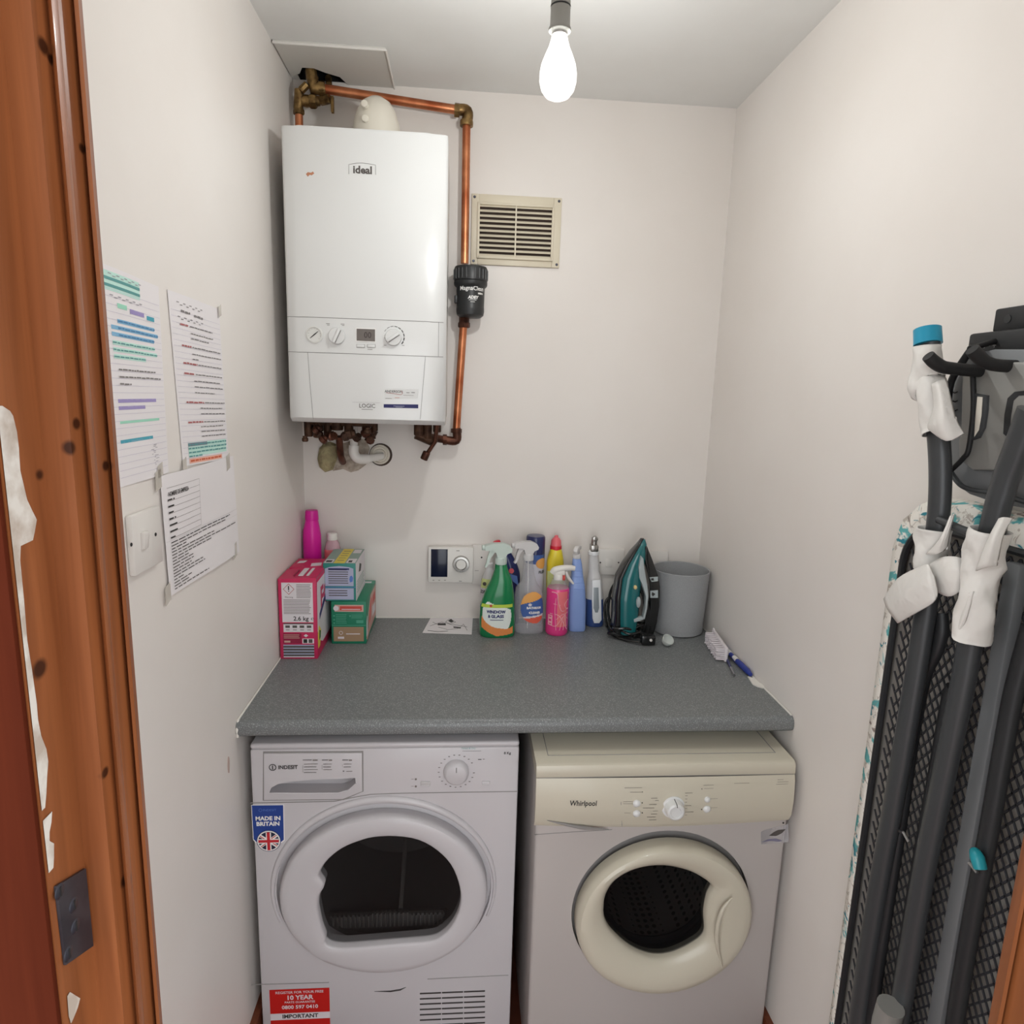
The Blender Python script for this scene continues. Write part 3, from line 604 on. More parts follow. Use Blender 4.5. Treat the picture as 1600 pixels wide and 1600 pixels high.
# drawer grip under the left of the fascia
mb = MB(); mb.tube([fp(175, 582), fp(260, 600), fp(360, 618), wpt(485, 626, WY - .006)], [.0005, .003, .0045, .0005], 'washer_grey', 8, True); mb.build('drawer_grip', fas)
mb = MB(); mb.tube([wpt(112, 653, WY), wpt(300, 640, WY), wpt(500, 628, WY)], .0009, 'line_grey', 6); mb.build('panel_line', wm)
win = [wpt(*q, WY - .03) for q in ((465, 1060), (476, 970), (530, 890), (630, 840), (760, 826), (880, 850), (960, 890), (1012, 936), (992, 990), (976, 1080), (976, 1185), (905, 1245), (800, 1290), (700, 1292), (600, 1250), (510, 1170), (474, 1110))]
win = dense(win, 4)
door = MB(); ring(door, WC, WR, WRZ, win, WY + .008, .046, 'washer_cream', [(0, -.05), (0, .45), (.05, .62), (.2, .78), (.45, .95), (.7, 1), (.88, .93), (.97, .75), (1, .5), (1, .0)])
door = door.build('door', wm)
MB().prism([V((p.x, WY - .004, p.z)) for p in [WC + (p - WC) * 1.05 for p in win]], (0, 1, 0), .003, 'washer_glass').build('door_glass', door)
mb = MB(); mb.tube([wpt(1100, 968, WY - .046), wpt(1052, 1030, WY - .048), wpt(1028, 1110, WY - .048), wpt(1025, 1200, WY - .046), wpt(1052, 1320, WY - .042)], [.001, .0045, .0055, .0045, .001], 'washer_cream', 10, True); mb.build('door_handle', door)
mb = shell('drum', WC, WR * .66, WRZ * .66, WY + .05, -.285, 'drum_steel', wm); mb.build('drum', wm)
mb = MB(); q1 = ell(WR * .79, 48, WRZ * .79); q2 = ell(WR * .63, 48, WRZ * .63)
mb.add([(WC.x + x, WY + .028, WC.z + z) for x, z in q1] + [(WC.x + x, WY + .055, WC.z + z) for x, z in q2], [(i, 48 + i, 48 + (i + 1) % 48, (i + 1) % 48) for i in range(48)], 'rubber_grey')
mb.tube([V((WC.x + x * .97, WY + .05, WC.z + z * .97)) for x, z in q2 + q2[:1]], .008, 'rubber_grey', 8); mb.build('door_seal', wm)
mb = MB()   # torn remains of a label
for poly in ([(1245, 640), (1262, 630), (1380, 600), (1384, 690), (1246, 702)],): mb.prism([wpt(*q) for q in poly], (0, -1, 0), .0003, 'clear_plastic')
mb.prism([wpt(*q, WY - .0004) for q in ((1285, 658), (1310, 640), (1330, 630), (1368, 626), (1350, 645), (1320, 660))], (0, -1, 0), .0003, 'ink_grey')
mb.prism([wpt(*q, WY - .0004) for q in ((1250, 690), (1280, 676), (1320, 672), (1352, 684), (1330, 688), (1296, 684))], (0, -1, 0), .0003, 'hl_grey')
disc(mb, wpt(1356, 594), .002, (0, -1, 0), .001, 'ink', 10); mb.build('torn_label', wm)
for sx_ in (wx0 + .05, wx1 - .05):
    for sy_ in (WY + .06, -.12): MB().cyl((sx_, sy_, 0), (sx_, sy_, .014), .02, 'black_matt').build('foot', wm)

# ------------------------------------------------------------ boiler
BY = -.30; BX0, BX1, BZ0, BZ1 = .040, .436, 1.540, 2.236
def bpt(X, Y, y=BY): return at(420 + X / 4.444, 440 + Y / 4.444, 'y', y)
bo = thing('wall_boiler', 'white wall-hung gas boiler high in the left corner with gauge, display and two dials', 'boiler', (.238, 0, BZ0))
MB().box((BX0 + .012, BY + .012, BZ0 + .012), (BX1 - .004, -.028, BZ1 - .002), 'boiler_trim', .004).build('casing', bo)
MB().box((BX0 + .04, -.030, BZ0 + .05), (BX1 - .04, -.0, BZ1 - .05), 'steel_dull').build('wall_bracket', bo)
mb = MB()   # front cover: slightly raised centre with chamfered sides
zb, zt = BZ0, BZ1
def secl(y_in, inset): return
sec = [(BX0, BY + .10), (BX0, BY + .006), (BX0 + .006, BY), (BX0 + .030, BY - .003), (BX0 + .042, BY - .0075), (BX1 - .052, BY - .0075), (BX1 - .040, BY - .003), (BX1 - .008, BY), (BX1 - .002, BY + .006), (BX1 - .002, BY + .10)]
vs = []
for z, ins in ((zb, .018), (zb + .008, .006), (zb + .012, 0), (zt - .006, 0), (zt, .003)): vs += [(x, y + ins, z) for x, y in sec]
n = len(sec); mb.add(vs, [(j * n + i, j * n + i + 1, (j + 1) * n + i + 1, (j + 1) * n + i) for j in range(4) for i in range(n - 1)] + [tuple(range(n))[::-1], tuple(4 * n + i for i in range(n))], 'boiler_white')
fc_ = mb.build('front_cover', bo, sharp=50)
FY = BY - .0075
mb = MB()   # seams
zs1 = bpt(700, 262, FY).z; zs2 = bpt(700, 505, FY).z
for z in (zs1, zs2):
    P_ = [V((x, y - .0002, z)) for x, y in sec[1:-2]]; mb.tube(P_, .0007, 'line_grey', 6)
mb.tube([V((BX1 - .020, BY - .0008, zs1)), V((BX1 - .020, BY - .0008, zs2))], .0007, 'line_grey', 6)
mb.tube([bpt(270, 492, FY - .0003), bpt(285, 700, FY - .0003), bpt(308, 955, FY - .0003)], .0005, 'line_grey', 6); mb.tube([bpt(1088, 518, FY - .0003), bpt(1052, 955, FY - .0003)], .0005, 'line_grey', 6)
mb.build('seam', fc_)
mb = MB(); mb.text('ideal', at(566.5, 266, 'y', FY - .0004), .0235, 'ink_grey', align='CENTER', bold=.0008, sx=1.05)
mb.tube([at(545, 272, 'y', FY - .0003), at(545, 257, 'y', FY - .0003), at(556, 255, 'y', FY - .0003), at(566, 254.6, 'y', FY - .0003), at(577, 256, 'y', FY - .0003), at(587, 258, 'y', FY - .0003), at(587, 273, 'y', FY - .0003)], .0006, 'line_grey', 5)
mb.text('LOGIC', bpt(683, 864, FY - .0004), .0145, 'ink_grey', align='CENTER', bold=.0001, sx=.95); dash(mb, bpt(645, 888, FY - .0002), .028, .0012, 'ink_soft'); dash(mb, bpt(580, 837, FY - .0002), .070, .0004, 'line_grey')
mb.build('logo', fc_)
mb = MB(); ppoly(mb, [(484 + dx, 272 + dy) for dx, dy in ((-6, 0), (-3, -3), (2, -2), (5, -4), (7, -1), (3, 2), (0, 1), (-3, 4))], 'y', FY, .0004, 'rust'); mb.build('rust_spot', fc_)
mb = MB(); ppoly(mb, [(599.5, 631.5), (653.5, 632), (653.5, 638), (599.5, 637)], 'y', FY, .0004, 'navy_print'); dash(mb, bpt(865, 865, FY - .0006), .028, .0010, 'carton_lilac'); dash(mb, bpt(880, 872, FY - .0006), .018, .0008, 'carton_lilac'); mb.build('navy_label', fc_)
mb = MB(); ppoly(mb, [(601, 607), (654, 608), (653, 622), (601, 624)], 'y', FY, .0003, 'boiler_white'); c0 = FY - .0005
mb.text('ANDERSON', bpt(868, 764, c0), .0085, 'ink', align='CENTER', bold=.0001)
mb.tube([bpt(815, 772, c0), bpt(870, 778, c0), bpt(915, 786, c0), bpt(930, 778, c0), bpt(918, 757, c0)], .0006, 'ink_red', 5)
dash(mb, bpt(955, 773, c0), .008, .0012, 'ink_grey'); dash(mb, bpt(990, 773, c0), .009, .0020, 'line_grey'); dash(mb, bpt(935, 789, c0), .026, .0006, 'ink_soft'); dash(mb, bpt(810, 812, c0), .016, .0008, 'ink_soft'); dash(mb, bpt(875, 808, c0), .012, .0016, 'carton_rose')
mb.build('service_sticker', fc_)
g0 = bpt(318, 368, FY)
g = MB().lathe([(.0205, 0), (.0205, .003), (.0175, .004), (.017, .0015), (.001, .0015)], g0, 'boiler_trim', axis=(0, -1, 0), seg=36)
for i in range(11):
    a = math.radians(-130 + 26 * i); g.box(g0 + V((sin(a) * .0145 - .0005, -.0020, cos(a) * .0145 - .0005)), g0 + V((sin(a) * .0145 + .0005, -.0016, cos(a) * .0145 + .0005)), 'ink_soft')
g = g.build('pressure_gauge', bo)
mb = MB(); d = V((.010, 0, .0085)); mb.tube([g0 + V((0, -.003, 0)) - d, g0 + V((0, -.003, 0)), g0 + V((0, -.003, 0)) + d * .9], [.0007, .0014, .0006], 'ink', 6); mb.build('needle', g)
for (X, Y, ang) in ((475, 378, 25), (866, 388, 55)):
    k0 = bpt(X, Y, FY)
    kk = MB().lathe([(.0205, 0), (.0205, .006), (.019, .010), (.001, .0105)], k0, 'boiler_white', axis=(0, -1, 0), seg=40).build('dial', bo)
    a = math.radians(ang); R_ = Matrix.Rotation(a, 3, 'Y'); mb = MB(); mb.box(k0 + V((-.0038, -.016, -.018)), k0 + V((.0038, -.009, .018)), 'boiler_white', .002, rot=R_)
    rid = mb.build('grip_ridge', kk); mb = MB(); p0 = k0 + R_ @ V((.0045, -.0112, -.017)); p1 = k0 + R_ @ V((.0045, -.0112, .017)); mb.tube([p0, p1], .0006, 'ink_soft', 6); mb.build('ridge_line', rid) if False else mb.build('ridge_line', kk)
mb = MB(); k0 = bpt(868, 384, FY)
for i in range(9):
    a0 = math.radians(-62 + i * 22); th = .0004 + .00013 * i
    mb.tube([k0 + V((sin(a0 + q) * .0258, -.0003, cos(a0 + q) * .0258)) for q in (0, .1, .2, .28)], th, 'ink', 5)
for X, Y, L_ in ((398, 293, .009), (405, 303, .006), (500, 296, .009), (508, 306, .006), (800, 443, .006), (925, 445, .006), (686, 472, .012)): dash(mb, bpt(X, Y, FY - .0002), L_, .0011, 'ink_soft')
mb.build('dial_marks', bo)
mb = MB(); ppoly(mb, [(555.8, 512), (587.2, 513.2), (587.2, 535), (555.8, 533.5)], 'y', FY, .0012, 'white_print'); ppoly(mb, [(557.2, 513.5), (586, 514.6), (586, 533.6), (557.2, 532.2)], 'y', FY - .0012, .0004, 'lcd'); mb.text('00', at(574.5, 524, 'y', FY - .0019), .021, 'lcd_digit', align='CENTER', sx=.9); mb.build('display', bo)
for X in (638, 712):
    c = bpt(X, 447, FY); mb = MB(); mb.box(c + V((-.0105, -.0006, -.0042)), c + V((.0105, .001, .0042)), 'line_grey', .0005); mb.box(c + V((-.0095, -.0025, -.0034)), c + V((.0095, .001, .0034)), 'boiler_white', .0008); mb.build('push_button', bo)
# flue turret on top
mb = MB(); fcx = at(588, 175, 'y', -.17).x
TZ = at(588, 151, 'y', -.165).z - (BZ1 - .004)
prf = [(.061, 0), (.061, TZ * .3), (.058, TZ * .5), (.049, TZ * .72), (.036, TZ * .88), (.018, TZ * .97), (.001, TZ)]
mb.lathe(prf, (fcx, -.165, BZ1 - .004), 'white_plastic_warm', seg=40)
mb.cyl((fcx, -.165, BZ1 + .045), (fcx + .004, -.001, BZ1 + .05), .045, 'white_plastic_warm', 36)
mb.lathe([(.052, 0), (.052, .008), (.046, .012)], (fcx, -.165, BZ1 - .002), 'white_plastic_warm', seg=40)
fl = mb.build('flue_elbow', bo)
for u, v in ((571, 164), (572, 187)):
    c = at(u, v, 'y', -.221); MB().cyl(c + V((0, .02, 0)), c + V((-.002, -.008, .001)), .0085, 'white_plastic_warm', 18, .002).build('test_cap', fl)
# underside connections of the boiler
mb = MB()
for (u, v, r_, L_) in ((482, 665, .012, .05), (497, 672, .015, .035), (512, 676, .011, .055), (527, 672, .017, .03), (545, 668, .013, .04), (572, 668, .012, .045), (585, 664, .010, .03)):
    c = at(u, v, 'y', -.12); c.z = BZ0 + .014; mb.cyl(c, c + V((0, 0, -L_ - .014)), r_, 'brass_dark', 10, .003)
a = at(482, 682, 'y', -.12); b = at(585, 682, 'y', -.12); mb.box((a.x - .004, -.13, BZ0 - .018), (b.x + .002, -.07, BZ0 + .013), 'brass_dark', .006)
rn = random.Random(2)
for i in range(15):
    c = a.lerp(b, rn.random()) + V((0, -.045 + rn.uniform(-.02, .03), rn.uniform(-.012, .014))); ax_ = V((rn.choice((0, 1, 1)), rn.choice((0, -1)), rn.choice((.2, 1)))); L_ = rn.uniform(.012, .026)
    mb.lathe([(.8 * L_ * .5, 0), (L_ * .55, .002), (L_ * .55, L_ * .6), (L_ * .4, L_ * .7), (L_ * .4, L_)], c, rn.choice(('brass_dark', 'brass_dark', 'copper_dull')), axis=ax_, seg=rn.choice((6, 8, 14)))
mb.tube([at(530, 682, 'y', -.10), at(532, 710, 'y', -.08), at(536, 722, 'y', -.04)], .010, 'copper_dull', 10, True)
mb.tube([at(575, 690, 'y', -.10), at(585, 672, 'y', -.10)], .012, 'brass_dark', 10)
mb.build('valve_manifold', bo)
mb = MB()
for (u, v, r_, L_) in ((655, 672, .016, .04), (668, 676, .013, .05), (683, 668, .012, .03)):
    c = at(u, v, 'y', -.10); c.z = BZ0 + .014; mb.cyl(c, c + V((0, 0, -L_ - .014)), r_, 'brass_dark', 10, .003)
mb.tube([at(650, 678, 'y', -.10), at(678, 690, 'y', -.09)], .015, 'brass_dark', 10)
mb.build('return_valve', bo)
mb = MB(); a = at(684, 668, 'y', -.13); a.z = BZ0 + .013; mb.tube([a, at(680, 690, 'y', -.12), at(668, 708, 'y', -.11)], [.006, .006, .006], 'copper_dull', 10); c = at(664, 712, 'y', -.11); mb.cyl(c + V((-.004, 0, -.012)), c + V((.006, 0, .012)), .011, 'copper_dull', 12, .003); mb.build('drain_tube', bo)

# ------------------------------------------------------------ pipes around the boiler
PY = -.045
cp = thing('copper_pipe', 'copper pipe running under the ceiling then down to the black filter', 'pipe', (.475, PY, 1.47))
p1 = at(508, 139, 'y', PY - .02); p2 = at(716, 172, 'y', PY)
MB().tube([p1, p1.lerp(p2, .5), p2], .0118, 'copper', 16).build('ceiling_run', cp)
q1 = at(729, 190, 'y', PY); q2 = at(726, 412, 'y', PY - .004); q3 = at(724, 510, 'y', PY - .004); q4 = at(713, 672, 'y', PY)
el = at(730, 174, 'y', PY)
mb = MB(); mb.tube([p2 - V((.006, 0, 0)), el, q1 - V((0, 0, .008))], .0150, 'brass', 16, True); mb.lathe([(.018, 0), (.0185, .003), (.0185, .011), (.018, .014)], p2 + V((-.010, 0, 0)), 'brass', axis=(1, 0, -.05), seg=6)
mb.lathe([(.018, 0), (.0185, .004), (.0185, .010), (.018, .014)], q1 + V((0, 0, -.012)), 'brass', axis=(0, 0, 1), seg=16); mb.build('elbow', cp)
MB().tube([q1, q2], .0112, 'copper', 16).build('riser', cp)
cp2 = thing('copper_pipe', 'copper pipe from the black filter down to the tarnished elbow below the boiler', 'pipe', (.475, PY, 1.47))
MB().tube([q3, q4], .0112, 'copper', 16).build('riser', cp2)
mb = MB(); b0 = at(713, 688, 'y', PY); b1 = at(694, 687, 'y', PY)
mb.tube([q4 + V((0, 0, .006)), b0, b1], .0130, 'copper_dull', 14, True); mb.lathe([(.0165, 0), (.0165, .012)], q4 + V((0, 0, -.008)), 'copper_dull', seg=8); mb.lathe([(.0160, 0), (.0160, .012)], b1 + V((-.004, 0, 0)), 'copper_dull', axis=(1, 0, 0), seg=8)
mb.tube([b1, at(676, 684, 'y', PY - .02), at(660, 680, 'y', PY - .05)], .0112, 'copper_dull', 14); mb.build('elbow', cp2)
mf = thing('magnetic_filter', 'black cylindrical magnetic filter fitted into the copper pipe right of the boiler', 'filter', at(727, 505, 'y', -.06))
fcn = at(735, 470, 'y', -.062); ztp = at(735, 418, 'y', -.062).z; zcb = at(735, 447, 'y', -.062).z; zbt = at(732, 494, 'y', -.062).z
MB().lathe([(.030, zbt - .004), (.038, zbt + .002), (.0400, zbt + .012), (.0400, zbt + .022), (.0395, zbt + .024), (.0405, zcb)], (fcn.x, fcn.y, 0), 'black_plastic', seg=40).build('canister', mf)
mb = MB().lathe([(.0405, zcb - .006), (.046, zcb - .001), (.0475, zcb + .003), (.0475, zcb + .010), (.0460, zcb + .0115), (.0478, zcb + .013), (.0478, ztp - .006), (.045, ztp), (.02, ztp + .002)], (fcn.x, fcn.y, 0), 'black_plastic', seg=40)
for i in range(24):
    a = 2 * pi * i / 24; mb.box((fcn.x + .0478 * cos(a) - .0015, fcn.y + .0478 * sin(a) - .0015, zcb + .016), (fcn.x + .0478 * cos(a) + .0015, fcn.y + .0478 * sin(a) + .0015, ztp - .008), 'black_plastic')
mb.build('screw_cap', mf)
def cyw(c, R_, z0, th0=0):
    def f(x, y): a = x / R_ + th0; return V((c.x + R_ * sin(a), c.y - R_ * cos(a), z0 + y))
    return f
mb = MB(); zl = at(735, 449, 'y', -.102).z
mb.text('MagnaClean', (0, 0, 0), .0165, 'white_print', align='CENTER', wrap=cyw(fcn, .0411, zl - .002, .12), bold=.0003, sx=.95)
mb.text('micro', (0, 0, 0), .0075, 'white_print', align='CENTER', wrap=cyw(fcn, .0411, zl - .014, .75), bold=.0006)
mb.text('ADEY', (0, 0, 0), .0115, 'white_print', align='CENTER', wrap=cyw(fcn, .0411, zl - .0265, .18), bold=.0006, shear=.2)
for dz, w_ in ((-.034, .022), (-.039, .013)):
    f = cyw(fcn, .0411, zl + dz, .15); k = 8; vs = [f(-w_ / 2 + w_ * i / k, 0) for i in range(k + 1)] + [f(-w_ / 2 + w_ * i / k, .0012) for i in range(k + 1)]; mb.add(vs, [(i, i + 1, k + 2 + i, k + 1 + i) for i in range(k)], 'white_print')
mb.build('printing', mf)
MB().lathe([(.016, 0), (.0175, .003), (.0175, .012), (.015, .016), (.015, .030)], at(725, 512, 'y', -.05), 'copper_dull', seg=8).build('lower_nut', mf)
mb = MB(); c = at(745, 413, 'y', -.062); c.z = ztp; mb.lathe([(.006, 0), (.006, .006), (.003, .010)], c, 'steel', seg=12); mb.build('bleed_screw', mf)
MB().box((fcn.x - .046, fcn.y - .012, zl - .040), (fcn.x - .036, fcn.y + .012, zl - .018), 'black_plastic', .003).build('side_boss', mf)
# brass valve cluster at the ceiling
bv = thing('brass_valve', 'tarnished brass valves and fittings in the corner above the boiler', 'valve', at(485, 150, 'y', -.06))
def bt(name, px, r_, y=-.06, m_='brass', sm=False): return MB().tube([at(u, v, 'y', y + dy) for u, v, dy in px], r_, m_, 12, sm).build(name, bv)
mb = MB(); a = at(485, 108, 'y', -.07); a.z = H - .001; mb.cyl(a, at(488, 125, 'y', -.07), .015, 'brass', 8, .003); mb.tube([at(488, 122, 'y', -.07), at(491, 138, 'y', -.07), at(508, 139, 'y', -.065)], .017, 'brass', 12); mb.lathe([(.017, 0), (.019, .004), (.019, .012), (.017, .016)], at(498, 138, 'y', -.066), 'brass', axis=(1, 0, 0), seg=6); mb.build('tee_fitting', bv)
mb = MB(); a = at(513, 118, 'y', -.03); a.z = H - .001; mb.cyl(a, at(514, 132, 'y', -.04), .0085, 'brass', 12); mb.build('stub_pipe', bv)
mb = MB(); mb.tube([at(466, 156, 'y', -.06), at(478, 158, 'y', -.06), at(500, 158, 'y', -.06)], [.012, .016, .012], 'brass', 10); mb.lathe([(.017, 0), (.019, .004), (.019, .014), (.017, .018)], at(484, 158, 'y', -.06), 'brass', axis=(1, 0, 0), seg=6)
mb.cyl(at(500, 158, 'y', -.06), at(516, 154, 'y', -.07), .012, 'brass', 8, .003); mb.box(at(517, 150, 'y', -.075), at(518, 152, 'y', -.075) + V((.004, .010, -.035)), 'brass', .001); mb.build('gate_valve', bv)
mb = MB(); mb.tube([at(466, 138, 'y', -.07), at(468, 150, 'y', -.065), at(466, 168, 'y', -.06), at(467, 178, 'y', -.06)], [.010, .014, .013, .014], 'brass', 10); mb.lathe([(.012, 0), (.015, .003), (.015, .012), (.013, .015)], at(467, 180, 'y', -.06), 'brass', seg=6)
mb.cyl(at(470, 142, 'y', -.075), at(480, 132, 'y', -.075), .010, 'brass', 8, .002); mb.build('angle_valve', bv)
mb = MB(); a = at(467, 176, 'y', -.06); mb.cyl(a, V((a.x, a.y, BZ1 - .01)), .0105, 'copper', 14); mb.build('drop_pipe', bv)
# condensate pipe, wall collar and filler foam
cn = thing('condensate_pipe', 'white plastic waste pipe bending from the boiler underside into the wall', 'pipe', at(553, 720, 'y', -.06))
a = at(553, 664, 'y', -.075); a.z = BZ0 + .013; b = at(553, 700, 'y', -.075); c = at(557, 714, 'y', -.072); d = at(572, 717, 'y', -.06); e = at(600, 712, 'y', .0) - V((0, .002, 0))
MB().tube([a, b, b.lerp(c, .5) + V((-.001, 0, -.002)), c, d, e], [.0112] * 6, 'white_plastic', 16, False).build('pipe', cn)
mb = MB(); mb.tube([at(553, 696, 'y', -.075), at(553, 708, 'y', -.075), at(560, 716.5, 'y', -.072), at(576, 717, 'y', -.058)], .0145, 'white_plastic', 16, True); mb.build('bend', cn)
mb = MB(); cc = at(594, 710, 'y', -.004); mb.lathe([(.0345, 0), (.0345, .0035)], cc + V((.002, .0035, -.001)), 'brown_dark', axis=(0, -1, 0), seg=30); mb.lathe([(.0005, .004), (.014, .004), (.030, 0), (.030, .006), (.024, .010), (.022, .006), (.018, .006), (.016, .012), (.013, .012)], cc + V((0, -.001, 0)), 'white_plastic_warm', axis=(0, -1, 0), seg=36, cap0=False, cap1=False); mb.build('wall_collar', cn)
def blob(mb, px, y, th, m_, rnd=.006):
    pts = [at(u, v, 'y', y) for u, v in px]; c = sum(pts, V()) / len(pts); n = len(pts); vs = []
    for k, (s_, d_) in enumerate(((1, 0), (.92, .5), (.7, .85), (.35, 1))): vs += [c + (p - c) * s_ + V((0, -th * d_, 0)) + V((random.uniform(-1, 1), random.uniform(-1, 1), random.uniform(-1, 1))) * rnd * (1 if k else .2) * .4 for p in pts]
    vs.append(c + V((0, -th, 0))); mb.add(vs, [(j * n + i, (j + 1) * n + i, (j + 1) * n + (i + 1) % n, j * n + (i + 1) % n) for j in range(3) for i in range(n)] + [(3 * n + i, 4 * n, 3 * n + (i + 1) % n) for i in range(n)], m_); return mb
mb = blob(MB(), [(500, 700), (506, 692), (516, 690), (526, 694), (530, 706), (526, 720), (520, 734), (508, 738), (499, 730), (497, 716)], -.001, .028, 'foam')
tag(mb.build('filler_foam'), 'lump of yellowed expanding foam on the wall below the boiler', 'foam')
mb = blob(MB(), [(528, 694), (545, 690), (560, 684), (572, 688), (578, 700), (574, 712), (572, 726), (560, 735), (548, 738), (536, 733), (520, 736), (522, 720)], -.0005, .006, 'plaster_rough', .004)
tag(mb.build('plaster_patch'), 'rough broken plaster around the waste pipe below the boiler', 'plaster')

# ------------------------------------------------------------ wall vent
vn = thing('wall_vent', 'cream louvred air vent on the back wall right of the boiler', 'vent', at(806, 419, 'y', 0))
x0, x1, z0, z1 = .496, .757, 1.996, 2.189
a = at(748, 317, 'y', -.01); b = at(862, 407, 'y', -.01)
fr = MB(); iw0, iw1, iz0, iz1 = a.x, b.x, b.z, a.z
for lo, hi in (((x0, -.008, z0), (iw0, 0, z1)), ((iw1, -.008, z0), (x1, 0, z1)), ((iw0, -.008, iz1), (iw1, 0, z1)), ((iw0, -.008, z0), (iw1, 0, iz0))): fr.box(lo, hi, 'cream_vent', .0015)
for lo, hi in (((iw0 - .003, -.014, iz0 - .003), (iw0 + .004, -.006, iz1 + .003)), ((iw1 - .004, -.014, iz0 - .003), (iw1 + .003, -.006, iz1 + .003)), ((iw0, -.014, iz1 - .004), (iw1, -.006, iz1 + .003)), ((iw0, -.014, iz0 - .003), (iw1, -.006, iz0 + .004))): fr.box(lo, hi, 'cream_vent', .0015)
fr.build('frame', vn)
MB().box((iw0, -.0012, iz0), (iw1, -.0002, iz1), 'brown_dark').build('backing', vn)
nl = 11
for k in range(nl):
    z = iz0 + (iz1 - iz0) * (k + .5) / nl; mb = MB(); mb.box((iw0 + .002, -.011, z - .0042), (iw1 - .002, -.0095, z + .0042), 'cream_vent', .0004, rot=Matrix.Rotation(math.radians(-35), 3, 'X')); mb.build('louvre', vn)
MB().box(((iw0 + iw1) / 2 - .002, -.013, iz0), ((iw0 + iw1) / 2 + .002, -.010, iz1), 'cream_vent').build('centre_bar', vn)
for x, z in ((x0 + .008, z1 - .009), (x1 - .008, z1 - .009), (x0 + .008, z0 + .009), (x1 - .008, z0 + .009)): MB().lathe([(.004, 0), (.003, .001)], (x, -.008, z), 'steel_dull', axis=(0, -1, 0), seg=12).build('screw', vn)

# ------------------------------------------------------------ thermostat, plates
def box_px(mb, u0, v0, u1, v1, y0, d, m_, bev=.001):
    a = at(u0, v0, 'y', y0 - d); b = at(u1, v1, 'y', y0 - d); mb.box((a.x, y0 - d, b.z), (b.x, y0, a.z), m_, bev); return mb
th = thing('heating_controller', 'white heating controller with dark screen and round dial on the back wall', 'thermostat', at(706, 912, 'y', 0))
box_px(MB(), 669, 855, 739, 911, -.002, .026, 'white_plastic', .004).build('housing', th)
box_px(MB(), 673.5, 858, 699, 901.5, -.028, .0008, 'screen_dark', .0004).build('screen', th)
c = at(720.5, 881, 'y', -.028); d_ = MB().lathe([(.0265, 0), (.0265, .006), (.0245, .0105), (.018, .0110), (.0155, .0085), (.0150, .0085), (.001, .0085)], c, 'silver', axis=(0, -1, 0), seg=40).build('dial', th)
disc(MB(), c + V((0, -.0083, 0)), .0148, (0, -1, 0), .0018, 'white_plastic').build('dial_button', d_)
mb = MB()
for u, v, w_ in ((676, 907, .005), (685, 907, .005), (694, 907, .005), (713, 861, .010), (717, 908.5, .009)): dash(mb, at(u, v, 'y', -.0283), w_, .0018, 'ink_soft')
mb.build('printing', th)
sp = thing('blank_plate', 'white double wall plate half hidden behind the spray bottles beside the heating controller', 'wall plate', at(762, 915, 'y', 0))
mb = box_px(MB(), 738, 851, 789, 914, 0, .010, 'socket_white', .003); mb.build('plate', sp)
disc(MB(), at(752.5, 871, 'y', -.010), .0028, (0, -1, 0), .0006, 'ink', 12).build('screw', sp)
mb = MB(); dash(mb, at(742, 892, 'y', -.0102), .012, .0012, 'ink_soft'); mb.build('slot', sp)
sk = thing('switched_plate', 'white switch plate on the back wall between the spray bottles and the iron', 'wall plate', at(955, 900, 'y', 0))
box_px(MB(), 929, 857.5, 974, 898.5, 0, .012, 'socket_white', .003).build('plate', sk)
for u in (938, 966.5): disc(MB(), at(u, 879, 'y', -.012), .0025, (0, -1, 0), .0006, 'ink', 12).build('screw', sk)
box_px(MB(), 947, 873, 956, 886, -.012, .003, 'socket_white', .001).build('rocker', sk)
s2 = thing('socket_plate', 'white wall plate mostly hidden behind the iron and the grey bin', 'wall plate', at(1014, 905, 'y', 0))
box_px(MB(), 1003, 861, 1042, 902, 0, .012, 'socket_white', .003).build('plate', s2)

# ------------------------------------------------------------ left wall: switch and notices
sw = thing('light_switch', 'white single light switch on the left wall under the lined notes', 'light switch', at(222, 890, 'x', 0))
a = at(196, 802, 'x', 0); b = at(247, 882, 'x', 0); yc = (a.y + b.y) / 2 - .003; zc = (at(222, 796, 'x', 0).z + at(222, 890, 'x', 0).z) / 2
MB().box((0, yc - .045, zc - .045), (.010, yc + .045, zc + .045), 'socket_white', .003).build('plate', sw)
rk = at(226, 844, 'x', .012); MB().box((.008, rk.y - .0075, rk.z - .013), (.016, rk.y + .0075, rk.z + .013), 'socket_white', .002, rot=Matrix.Rotation(.12, 3, 'Y')).build('rocker', sw)
for u, v in ((205, 851), (243, 835)): MB().lathe([(.003, 0), (.0026, .0008)], at(u, v, 'x', .010), 'black_matt', axis=(1, 0, 0), seg=12).build('screw', sw)
XW, YW = (0, 1, 0), (0, 0, 1)
